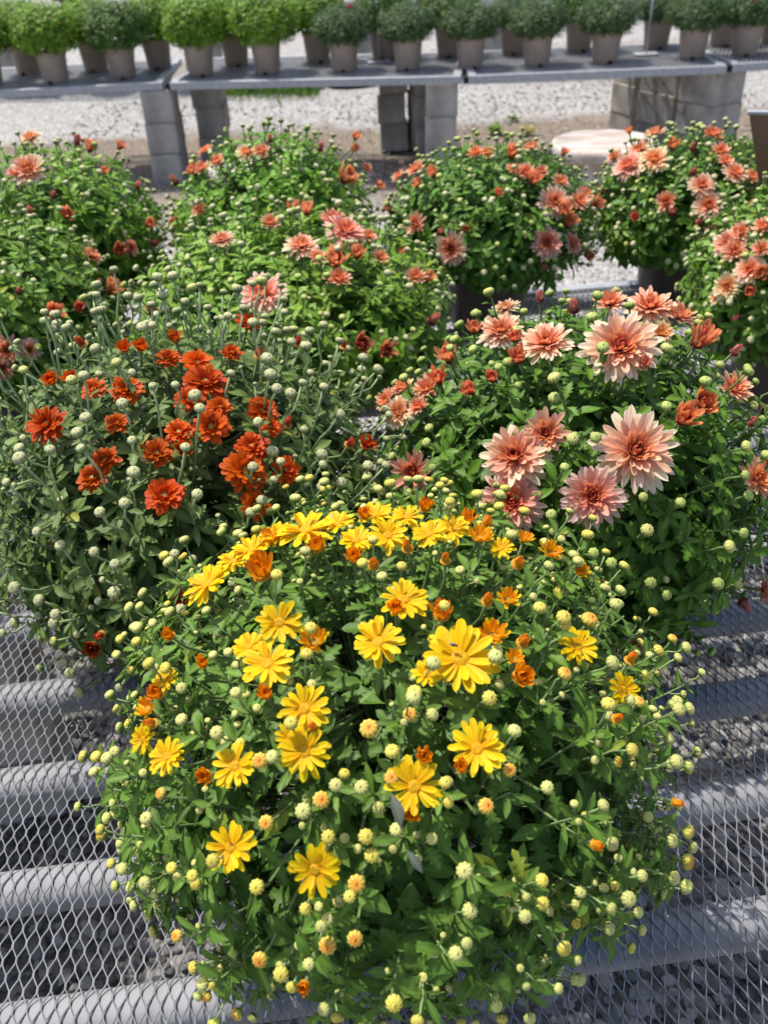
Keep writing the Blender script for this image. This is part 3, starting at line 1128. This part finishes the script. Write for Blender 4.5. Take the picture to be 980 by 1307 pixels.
# --- rust orange mum
P = Plant('potted_mum', 'rust orange mum with many tall pale green buds, left of the peach one', (-.295, 1.13), .325, .262, .262)
pot_parts(P.o, .105, .08, .19, M_POT)
OL = [(317, 412, 42, 'r'), (262, 488, 68, 'r'), (163, 497, 52, 'r'), (120, 497, 42, 'r'), (60, 542, 64, 'r'), (228, 552, 48, 'r'), (270, 545, 58, 'r'), (200, 578, 50, 'r'),
      (135, 588, 48, 'r'), (118, 610, 50, 'r'), (210, 632, 62, 'r'), (313, 600, 70, 'r'), (365, 600, 46, 'r'), (322, 570, 54, 'r'), (335, 525, 50, 'r'), (252, 463, 48, 'r'),
      (215, 457, 38, 'r'), (296, 450, 34, 'r'), (325, 645, 50, 'r'), (235, 577, 26, 'rh'), (232, 764, 32, 'r', (.6, .5, .5)), (120, 824, 26, 'rh', (.7, .6, .6)), (225, 435, 24, 'rh'),
      (180, 447, 24, 'rh'), (160, 447, 22, 'rh'), (92, 487, 24, 'rh'), (67, 488, 24, 'rh'), (107, 441, 20, 'wr'), (465, 570, 26, 'rh'), (366, 542, 21, 'wr'), (377, 440, 18, 'wr'),
      (330, 455, 18, 'wr'), (445, 568, 18, 'wr'), (272, 539, 20, 'wr'), (130, 810, 18, 'wr'), (437, 445, 16, 'wr'), (150, 540, 40, 'r'), (280, 520, 40, 'r'), (240, 510, 42, 'r'), (345, 545, 36, 'r')]
place_flowers(P, OL, .45, .25, .93, split=300, stemr=.0018, seed=32)
grow(P, 360, .875, 12, .056, (.086, .152, .040), .066, ((0, 1, 2), (.10, .60, .30)), .0146, (.27, .34, .165), .0017, zmin=-.72, seed=42, lobed=.5, up=.5, ped_up=.9, lowz=-.1)
finish(P, (('w', 'g'), (.93, .07)), 300, 300)

# --- peach coral mum
P = Plant('potted_mum', 'peach coral mum with large cream tipped double blooms', (.284, 1.14), .305, .265, .247)
pot_parts(P.o, .105, .08, .19, M_POT)
PK = (.98, .86, .98)
CL = [(809, 577, 120, 'c', (1.03, 1.08, 1.08)), (791, 445, 112, 'c', (1.03, 1.08, 1.08)), (658, 584, 100, 'c'), (653, 640, 96, 'c', PK), (755, 633, 92, 'c', PK), (697, 553, 68, 'cs'), (697, 440, 76, 'c'),
      (640, 424, 68, 'c'), (829, 394, 76, 'c'), (865, 406, 54, 'cs'), (778, 389, 50, 'cs'), (888, 440, 52, 'ch', (.9, .8, .8)), (528, 602, 64, 'cs', (.92, .78, .85)), (510, 527, 52, 'c', (1, 1.1, 1)),
      (546, 498, 46, 'cs'), (515, 498, 42, 'cs'), (934, 496, 54, 'cs'), (893, 516, 44, 'ch', (1, .9, .7)), (868, 537, 44, 'ch', (1, .85, .7)), (965, 612, 66, 'cs', (1.05, 1.1, .95)),
      (972, 753, 44, 'cs', (.8, .75, .8)), (605, 424, 26, 'ch'), (628, 485, 24, 'ch', (.9, .7, .7)), (602, 500, 28, 'ch', (.9, .7, .7)), (663, 460, 34, 'ch', (.9, .75, .7)), (656, 434, 24, 'ch', (.9, .7, .7)),
      (574, 460, 36, 'ch'), (561, 487, 32, 'ch', (1, .8, .7)), (732, 396, 22, 'kp'), (819, 467, 24, 'ch', (.8, .7, .9)), (936, 450, 20, 'kp'), (842, 427, 40, 'cs', (1, 1.2, .9)),
      (646, 395, 42, 'c', (.95, 1.15, 1.1)), (689, 383, 18, 'kp'), (707, 508, 17, 'k'), (947, 768, 22, 'kp'), (957, 541, 17, 'kp'), (975, 525, 24, 'kp'), (495, 512, 40, 'cs'), (535, 520, 36, 'cs'), (812, 820, 34, 'cs', (.75, .9, 1.0))]
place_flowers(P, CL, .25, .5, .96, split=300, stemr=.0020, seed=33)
grow(P, 370, .96, 12, .052, (.066, .158, .017), .024, ((0, 1, 2), (.30, .42, .28)), .0150, (.13, .21, .06), .0018, zmin=-.80, seed=43, lobed=.7, up=.3)
finish(P, (('k', 'g'), (.90, .10)), 300, 200)

# --- the coral mums of the rows behind, and two unseen ones added for shade
REAR = [
    ('coral mum with open blooms along its crest, directly behind the rust orange mum', (-.18, 1.78), (-.175, 1.82), .345, .20, .255, (.085, .165, .030), 190,
     [(284, 308, 40, 'c'), (336, 376, 68, 'c', PK), (385, 316, 52, 'c'), (440, 297, 62, 'c', PK), (425, 283, 42, 'cs', PK), (392, 273, 26, 'ch'), (375, 268, 22, 'ch'), (344, 286, 32, 'cs'), (432, 358, 42, 'cs', (.95, .8, .75)),
      (427, 337, 36, 'ch'), (455, 328, 26, 'ch'), (530, 355, 36, 'cs'), (195, 397, 18, 'kp'), (460, 440, 34, 'ch', (.7, .55, .6)), (490, 447, 30, 'ch', (.7, .55, .6)), (485, 330, 28, 'cs'), (470, 303, 28, 'cs'), (543, 358, 24, 'ch'), (550, 410, 22, 'kp'), (405, 330, 30, 'cs')]),
    ('coral mum with few salmon blooms, set behind the rust orange mum', (-.80, 1.86), (-.80, 1.90), .235, .215, .245, (.075, .150, .033), 130,
     [(115, 328, 36, 'cs'), (140, 372, 30, 'ch'), (66, 401, 34, 'ch', (1, .8, .8)), (98, 393, 22, 'ch', (.9, .7, .9)), (143, 350, 15, 'kp'), (25, 372, 14, 'kp'), (10, 447, 44, 'cs', (.8, .75, .85)), (4, 470, 42, 'cs', (.6, .5, .55)), (38, 446, 34, 'c', (.9, .9, .95)), (125, 362, 12, 'kp')]),
    ('coral mum with two large peach blooms at its top, by the bench corner', (-.80, 2.22), (-.80, 2.30), .285, .23, .285, (.070, .150, .024), 150,
     [(40, 177, 34, 'c', (1.03, 1.12, 1.0)), (37, 218, 52, 'c'), (20, 222, 26, 'cs', PK), (115, 192, 24, 'ch'), (152, 190, 18, 'ch', PK), (98, 183, 16, 'kp'), (133, 221, 15, 'ch'), (86, 276, 24, 'ch'), (188, 288, 20, 'ch'), (165, 317, 28, 'cs', PK), (150, 321, 26, 'ch', (.8, .7, .7)),
      (218, 293, 32, 'ch', (.9, .75, .7)), (195, 310, 14, 'kp'), (40, 270, 14, 'kp'), (68, 250, 12, 'kp'), (175, 238, 12, 'kp')]),
    ('rounded coral mum with blooms on one flank, in front of the block pier', (-.25, 2.26), (-.25, 2.36), .265, .235, .275, (.072, .160, .024), 150,
     [(263, 194, 26, 'cs', (1, .85, .75)), (258, 216, 28, 'cs'), (278, 207, 26, 'cs'), (315, 196, 32, 'c', (1, 1.1, .9)), (335, 195, 30, 'cs'), (250, 222, 22, 'ch'), (437, 230, 34, 'ch'), (453, 178, 16, 'ch'), (451, 192, 15, 'ch', (.9, .7, .7)), (225, 232, 16, 'kp'), (467, 215, 20, 'cs'), (408, 190, 14, 'kp'),
      (345, 180, 12, 'kp'), (256, 268, 26, 'cs', (.9, .9, .8)), (480, 240, 18, 'ch')]),
    ('coral mum in dark pot with paired pink blooms low on its side', (.30, 2.27), (.308, 2.33), .272, .197, .265, (.046, .110, .022), 150,
     [(576, 317, 50, 'c'), (531, 287, 38, 'cs'), (521, 320, 24, 'ch'), (607, 197, 28, 'cs', (1, .85, .7)), (532, 218, 32, 'cs'), (510, 226, 24, 'cs'), (677, 191, 34, 'cs'), (652, 200, 26, 'ch'), (718, 198, 16, 'ch'), (670, 222, 34, 'cs'), (655, 218, 26, 'cs'), (678, 233, 26, 'ch'), (706, 258, 48, 'c'), (737, 258, 36, 'cs'),
      (715, 272, 30, 'ch'), (724, 286, 26, 'ch'), (697, 310, 48, 'c', PK), (730, 311, 34, 'c', PK), (747, 325, 20, 'ch', (.9, .7, .7)), (635, 249, 16, 'ch', (.9, .7, .7)), (595, 293, 16, 'ch'), (692, 340, 15, 'kp'), (714, 233, 28, 'cs'), (500, 268, 18, 'kp'), (553, 225, 22, 'ch'), (536, 236, 18, 'ch'), (622, 196, 24, 'cs', (1, 1.1, .9)), (757, 262, 24, 'ch'), (745, 250, 30, 'cs'), (563, 296, 14, 'kp'), (690, 220, 24, 'cs')]),
    ('coral mum in a dark pot with a creamy yellow bloom at its crown', (.83, 2.38), (.845, 2.42), .258, .195, .25, (.050, .118, .022), 150,
     [(802, 214, 48, 'c', PK), (835, 205, 46, 'c', (1.03, 1.14, 1.0)), (816, 193, 34, 'cs'), (835, 173, 34, 'cs'), (857, 189, 22, 'ch'), (907, 174, 36, 'cs', (1, .85, .75)), (895, 238, 40, 'c'), (903, 263, 44, 'c'), (937, 222, 38, 'c'), (918, 195, 32, 'cs'), (850, 258, 34, 'cs', (.95, .8, .8)), (858, 271, 18, 'kp'),
      (811, 277, 18, 'ch', (.9, .7, .7)), (890, 285, 16, 'kp'), (958, 228, 30, 'cs'), (955, 270, 26, 'ch'), (785, 202, 28, 'cs'), (803, 170, 14, 'ch'), (884, 220, 14, 'kp'), (905, 302, 38, 'cs', PK), (925, 207, 26, 'cs'), (884, 190, 15, 'kp'), (770, 245, 14, 'kp')]),
    ('coral mum at the far right bench end with pale peach blooms', (.905, 1.84), (.915, 1.87), .235, .20, .255, (.060, .130, .026), 120,
     [(930, 312, 48, 'c'), (945, 297, 34, 'cs'), (937, 322, 40, 'cs'), (957, 345, 44, 'c'), (928, 366, 42, 'c', (1.05, 1.3, 1.1)), (958, 375, 20, 'ch', (.9, .7, .8)), (975, 290, 34, 'cs'), (972, 318, 30, 'cs'), (915, 378, 30, 'c', (1.05, 1.35, 1.1)), (940, 405, 14, 'kp'), (972, 350, 26, 'ch')]),
    ('unseen mum without blooms, added to shade the gravel beside the yellow daisy mum', (-1.02, .72), (-1.02, .72), .29, .21, .26, (.07, .15, .03), 110, []),  # outside the view, added so the gravel under the mesh falls in shade
    ('unseen mum without blooms, added to shade the gravel beside the rust orange mum', (-1.06, 1.28), (-1.06, 1.28), .29, .21, .26, (.07, .15, .03), 110, []),  # second one outside the view, also added to shade the gravel
]
for i, (lab, pp, cc, a_, b_, hc, lc, ns, fl) in enumerate(REAR):
    P = Plant('potted_mum', lab, pp, a_, b_, hc, (cc[0] - pp[0], cc[1] - pp[1]))
    pot_parts(P.o, .115, .09, .19, M_POT)
    fl = [(e[0], e[1], e[2], e[3], tuple(.5 + .5 * np.array(e[4]))) if len(e) > 4 and e[4][1] < .85 else e for e in fl]
    place_flowers(P, fl, .35, .4, .97, split=0, stemr=.0018, seed=60 + i)
    grow(P, int(ns * 1.9), .975, 11, .054, np.array(lc) * np.array([1.7, 1.75, 1.1]), .022, ((0, 1, 2), (.12, .45, .43)), .0140, (.15, .22, .07), .0017, zmin=-.42 if i in (4, 5) else -.72, seed=50 + i, lobed=.7, small=True)
    finish(P, (('w', 'k'), (.72, .28)), 0, 0, small=True)

# fly resting on the largest yellow bloom
fp, fn = fly_anchor
fo = bpy.data.objects.new('fly', None)
col.objects.link(fo)
fpos = fp + fn * .006
fo.matrix_world = mat4(frame(fpos, np.array([.9, -.4, .1]), unit(fn + np.array([0, 0, .5])), 1))
tag(fo, 'tiny dark fly resting on the largest yellow daisy bloom', 'fly')
v, f = lathe([(0.0001, -.0034), (.0011, -.0026), (.0015, -.001), (.0013, .0006), (.0008, .001), (.0013, .0016), (.0012, .0026), (.0001, .0033)], 10)
link('body', mesh_np('body', v[:, [2, 0, 1]], f, M_FLY), fo)
for s_ in (-1, 1):
    v = np.array([(0.0005, 0, .0012), (-.002, s_ * .0016, .0016), (-.0042, s_ * .0018, .0013), (-.0036, s_ * .0004, .0014)])
    link('wing', mesh_np('wing', v, np.array([(0, 1, 2, 3)]), M_WING), fo)


# ------------------------------------------------------------------ unopened mums in tan pots on the far benches
def ball_mesh(name, a, b, n, leafs, cols, seed, tmpl, bud=None):
    rg = np.random.default_rng(seed)
    groups = {0: [], 1: []}
    ns = n // 7
    g = math.pi * (3 - math.sqrt(5))
    for i in range(ns):
        z = 1 - 1.75 * (i + .5) / ns
        ph = i * g + rg.normal() * .1
        d = np.array([math.sqrt(max(0, 1 - z * z)) * math.cos(ph), math.sqrt(max(0, 1 - z * z)) * math.sin(ph), z])
        wob = 1 + .07 * math.sin(d[0] * 7 + seed) * math.cos(d[1] * 6) + .04 * math.sin(d[2] * 9 + d[0] * 5)
        tip = np.array([a, a, b]) * d * rg.uniform(.86, 1.05) * wob
        sd_ = unit(d + np.array([0, 0, .35]))
        tx = anyx(sd_)
        ty = np.cross(sd_, tx)
        tint = rg.uniform(.7, 1.25)
        for j in range(7):
            t = j / 6
            ph = j * 2.4 + i
            side = tx * math.cos(ph) + ty * math.sin(ph)
            axis = unit(side + sd_ * (.2 + .6 * t) + rg.normal(size=3) * .2)
            nr = unit(sd_ + np.array([0, 0, .4]) + rg.normal(size=3) * .3)
            c = cols[rg.integers(len(cols))]
            groups[int(rg.random() < .5)].append((frame(tip - sd_ * .05 * (1 - t), axis, nr, leafs * (1 - .4 * t) * rg.uniform(.7, 1.3)), np.array(c) * tint * rg.uniform(.85, 1.15)))
    A = Acc()
    for k, ls in groups.items():
        A.inst(tmpl[k], np.array([x[0] for x in ls]), np.array([x[1] for x in ls]))
    # woody stems down into the pot
    for k in range(14):
        an = rg.random() * 6.28
        v, f = tube([(0, 0, -b * 1.05), (math.cos(an) * a * .3, math.sin(an) * a * .3, -b * .3), (math.cos(an) * a * .6, math.sin(an) * a * .6, b * .3)], .003, 5)
        A.raw(v, f, (.10, .12, .05))
    return A.mesh(name, M_LEAF)


BR = [(.16, .29, .018), (.13, .26, .02), (.20, .33, .03)]
DK = [(.072, .125, .040), (.06, .11, .03), (.10, .16, .055)]
ball = {'bright': [ball_mesh('foliage', .225, .165, 3300, .040, BR, s, SMALL) for s in (1, 2)],
        'mid': [ball_mesh('foliage', .225, .165, 3300, .036, [(.085, .165, .03), (.07, .14, .03), (.12, .21, .04)], s, SMALL) for s in (3, 4)],
        'dark': [ball_mesh('foliage', .200, .128, 3600, .034, DK, s, TINY) for s in (5, 6, 7)]}
pot_tmp = bpy.data.objects.new('tmp', None)
PR = [(0, 0), (.074, 0), (.078, .005), (.094, .155), (.095, .158), (.1, .16), (.102, .178), (.1, .182), (.095, .182), (.092, .15)]
pv, pf = lathe(PR, 32)
TANPOT = mesh_np('pot', pv, pf, M_TANPOT)
sv, sf = lathe([(.094, .15), (.05, .16), (0, .162)], 20)
TANSOIL = mesh_np('soil', sv, sf, M_SOIL)
nv, nf = lathe([(.0, .0), (.014, .0), (.016, -.003), (.014, -.006)], 14)
nv = nv[:, [0, 2, 1]]
NOTCH = mesh_np('drain_notch', nv, nf, M_HOLE)


def far_pot(x, y, kind, label, group, z=TB, flower=None, scale=1.0, notch=True):
    o = bpy.data.objects.new('potted_mum', None)
    col.objects.link(o)
    o.location = (x, y, z)
    o.rotation_euler = (0, 0, 0)
    link('pot', TANPOT, o)
    link('soil', TANSOIL, o)
    if notch:
        link('drain_notch', NOTCH, o, loc=(random.uniform(-.02, .02), -.0775, .001))
    b = ball[kind][random.randrange(len(ball[kind]))]
    hz = {'bright': .305, 'mid': .295, 'dark': .255}[kind]
    fo_ = link('foliage', b, o, loc=(0, 0, hz))
    fo_.rotation_euler = (0, 0, random.uniform(0, 6.28))
    fo_.scale = [scale * random.uniform(.95, 1.05), scale * random.uniform(.95, 1.05), scale * random.uniform(.94, 1.06)]
    tag(fo_, kind='stuff')
    if flower:
        u, v, c, dia = flower
        q = ony(u, v, y - .13)
        m = frame(q - np.array([x, y, z]), (1, 0, 0), unit((0, -.5, .8)), dia / 2)
        link('flower', whole_mesh('ch', 1), o, mat4(m), color=c)
    tag(o, label, 'potted mum', group)
    return o


GF = 'unopened mums in tan pots, front row of the far benches'
GK = 'unopened mums in tan pots, back row of the far benches'
LB = 'bright yellow-green unopened mum in tan pot, front row of the far bench'
LD = 'small dark green dome mum in tan pot, front row of the far bench'
FRONT = [(-12, 108, 'bright', 'yellow-green mum next to the one with the dark red bloom', None), (72, 105, 'bright', 'yellow-green mum with one dark red bloom, in tan pot', (63, 24, (.5, .1, .12), .05)), (158, 99, 'mid', 'mid green mum with reddish bud tips next to the bench joint', (152, 12, (.5, .25, .2), .03)),
         (257, 96, 'bright', 'yellow-green mum beside the bench joint over the tall front pier', None), (342, 93, 'bright', 'yellow-green mum beside the dark dome mum with the magenta bloom', None), (440, 90, 'dark', 'dark green dome mum with one magenta bloom beside the sign card', (447, 11, (.6, .1, .9), .06)),
         (521, 88, 'dark', 'dark dome mum between the sign card and the bench joint', None), (600, 86, 'dark', 'dark dome mum just past the bench joint by the single pier', None), (685, 83, 'dark', 'dark dome mum second from the joint on the leaning stem bench', None), (772, 79, 'dark', 'dark dome mum standing beside the leaning metal sign stem', None), (883, 74, 'dark', 'dark dome mum directly above the cluster of three piers', None), (950, 70, 'dark', 'dark green dome mum with a crimson bud beyond the bench joint', (960, 3, (.6, .08, .4), .045))]
for u, v, k, lab, fl in FRONT:
    q = onz(u, v, TB)
    far_pot(q[0], q[1] + .02, k, lab, GF, flower=fl, scale=.98 if k == 'dark' else .99)
for u, k in ((30, 'bright'), (118, 'bright'), (200, 'bright'), (300, 'bright'), (405, 'bright'), (490, 'mid'), (573, 'mid'), (655, 'dark'), (738, 'mid'), (836, 'dark'), (920, 'dark'), (985, 'dark')):
    yb = 6.98 - .04 * (u / 980) * 5
    q = ony(u, 60, yb)
    lab = {'bright': 'bright yellow-green mum half hidden in the back row of the far bench', 'mid': 'mid green mum half hidden in the back row of the far bench', 'dark': 'dark green mum half hidden in the back row of the far bench'}[k]
    far_pot(q[0], yb, k, lab, GK, scale=.93)
for i in range(13):
    x = -5.4 + i * .86
    far_pot(x, 10.05 + .1 * random.random(), 'mid', 'green mum on the rearmost bench row across the gravel lane', 'mums on the rearmost bench row', notch=False)


# ------------------------------------------------------------------ sign holders
def sign(u, v, label, card, utop):
    q = onz(u, v, TB)
    o = bpy.data.objects.new('sign_holder', None)
    col.objects.link(o)
    o.location = (q[0], q[1], TB + .002)
    v_, f_ = box(-.075, .075, -.05, .05, 0, .008, .002)
    link('base_plate', mesh_np('base_plate', v_, f_, M_GALV, None, False), o)
    top = ony(utop, 0, q[1]) - q
    hh = .43
    ex = top[0] * hh / top[2]
    v_, f_ = tube([(0, 0, .006), (ex * .5, 0, hh * .5), (ex, 0, hh)], .006, 8)
    link('stem', mesh_np('stem', v_, f_, M_GALV), o)
    v_, f_ = box(-.11, .11, -.003, .003, -.002, .15, .001)
    cd = link('card', mesh_np('card', v_, f_, M_WHITE, None, False), o, loc=(ex, -.004, card))
    cd.rotation_euler = (math.radians(-22), math.radians(3), 0)
    tag(o, label, 'sign holder', 'metal sign holders on the far benches')


sign(484, 80, 'white sign card on a thin metal stem between dark green mums', .395, 480)
sign(824, 70, 'thin leaning metal sign stem on a white foot plate', .43, 833)


# ------------------------------------------------------------------ round pedestals, planter, tray and weeds
def pedestal(u, v, z, label):
    q = onz(u, v, z)
    o = bpy.data.objects.new('round_pedestal', None)
    col.objects.link(o)
    o.location = (q[0], q[1], -.015)
    R = .305
    v_, f_ = lathe([(0, z - .055), (R * .93, z - .055), (R * .985, z - .045), (R, z - .03), (R * .99, z - .008), (R * .965, z + .002), (R * .93, z + .003), (R * .915, z - .001), (0.001, z)], 56)
    link('round_top', mesh_np('round_top', v_, f_, M_PED), o)
    v_, f_ = lathe([(.2, 0), (.205, .04), (.15, .09), (.115, .18), (.12, z - .1), (.16, z - .054)], 36)
    link('column', mesh_np('column', v_, f_, M_PED), o)
    tag(o, label, 'pedestal', 'round pale pedestals in front of the far benches')


pedestal(772, 177, .36, 'round pale stone pedestal top near the striped block piers')
pedestal(334, 204, .36, 'round pale pedestal mostly hidden behind a coral mum')

q = ony(955, 145, 2.12)
zt = q[2] - TB
o = bpy.data.objects.new('sign_board', None)
col.objects.link(o)
o.location = (q[0], 2.12, TB + .002)
o.rotation_euler = (0, 0, math.radians(-18))
zb = zt - .34
V8 = np.array([(x, y, z) for z, x0, x1 in ((zb, .11, .33), (zt, 0, .44)) for y in (0, .014) for x in (x0, x1)])
Q8 = [(0, 2, 3, 1), (4, 5, 7, 6), (0, 1, 5, 4), (2, 6, 7, 3), (0, 4, 6, 2), (1, 3, 7, 5)]
link('panel', mesh_np('panel', V8, np.array(Q8), M_GLAZE, None, False), o)
v_, f_ = box(-.003, .443, -.003, .017, zt - .004, zt + .003, .001)
link('top_edging', mesh_np('top_edging', v_, f_, M_GALV, None, False), o)
v_, f_ = tube([(.22, .02, zt * .9), (.22, .02, .004)], .008, 8)
link('stake', mesh_np('stake', v_, f_, M_GALV), o)
v_, f_ = box(.14, .30, -.04, .08, 0, .006, .001)
link('foot_plate', mesh_np('foot_plate', v_, f_, M_GALV, None, False), o)
tag(o, 'tapered reddish brown sign board standing on the bench between coral mums', 'sign board')

q = onz(448, 106, 0)
v_, f_ = lathe([(.0, .006), (.20, .006), (.25, .05), (.27, .055), (.275, .045), (.24, .0), (.0, -.004)], 30)
tag(link('black_tray', mesh_np('black_tray', v_, f_, M_BLACK), loc=(q[0], q[1], -.01)), 'round black plastic saucer lying under the rear bench', 'saucer')
q0, q1 = onz(590, 95, 0), onz(800, 88, 0)
pts = [q0 + (q1 - q0) * t + np.array([0, .05 * math.sin(t * 7), .05]) for t in np.linspace(0, 1, 12)]
v_, f_ = tube(pts, .055, 10)  # dark strip on the ground, built as a black tube
tag(link('black_tube', mesh_np('black_tube', v_, f_, M_BLACK)), 'long black tube lying along the rear bench row', 'pipe')


def weed(u, v, s, label, n=26, cc=(.12, .2, .03)):
    q = onz(u, v, 0)
    rg = np.random.default_rng(int(u))
    Ms, Cs = [], []
    for i in range(n):
        an = rg.random() * 6.28
        ax_ = unit([math.cos(an), math.sin(an), rg.uniform(.3, 1.8)])
        Ms.append(frame([rg.normal() * s * .2, rg.normal() * s * .2, s * .25 * rg.random()], ax_, (0, 0, 1), s * rg.uniform(.5, 1)))
        Cs.append(np.array(cc) * rg.uniform(.7, 1.3))
    A = Acc()
    A.inst(LEAVES[5], np.array(Ms), np.array(Cs))
    o = link('weed', A.mesh('weed', M_LEAF), loc=(q[0], q[1], -.018))
    tag(o, label, 'weed', 'weeds in the mulch below the far benches')


weed(633, 168, .11, 'small upright green weed in the mulch between piers')
weed(673, 169, .09, 'low yellowish weed in the mulch between piers', cc=(.3, .28, .06))
weed(655, 152, .07, 'tiny green weed further back in the mulch')
A = Acc()
rg = np.random.default_rng(3)
Ms, Cs = [], []
for i in range(2600):
    u0 = rg.choice([rg.uniform(285, 400), rg.uniform(-20, 25), rg.uniform(285, 400)])
    q = onz(u0, 112, 0)
    p_ = [q[0] + rg.normal() * .05, q[1] + rg.normal() * .22, -.02]
    an = rg.random() * 6.28
    Ms.append(frame(p_, unit([math.cos(an) * .6, math.sin(an) * .6, 1]), (math.sin(an), -math.cos(an), .2), rg.uniform(.05, .13)))
    Cs.append(np.array((.10, .19, .03)) * rg.uniform(.7, 1.4))
A.inst(TINY[1], np.array(Ms), np.array(Cs))
tag(link('grass', A.mesh('grass', M_LEAF)), 'short green grass growing beside the gravel lane', 'grass', kind='stuff')
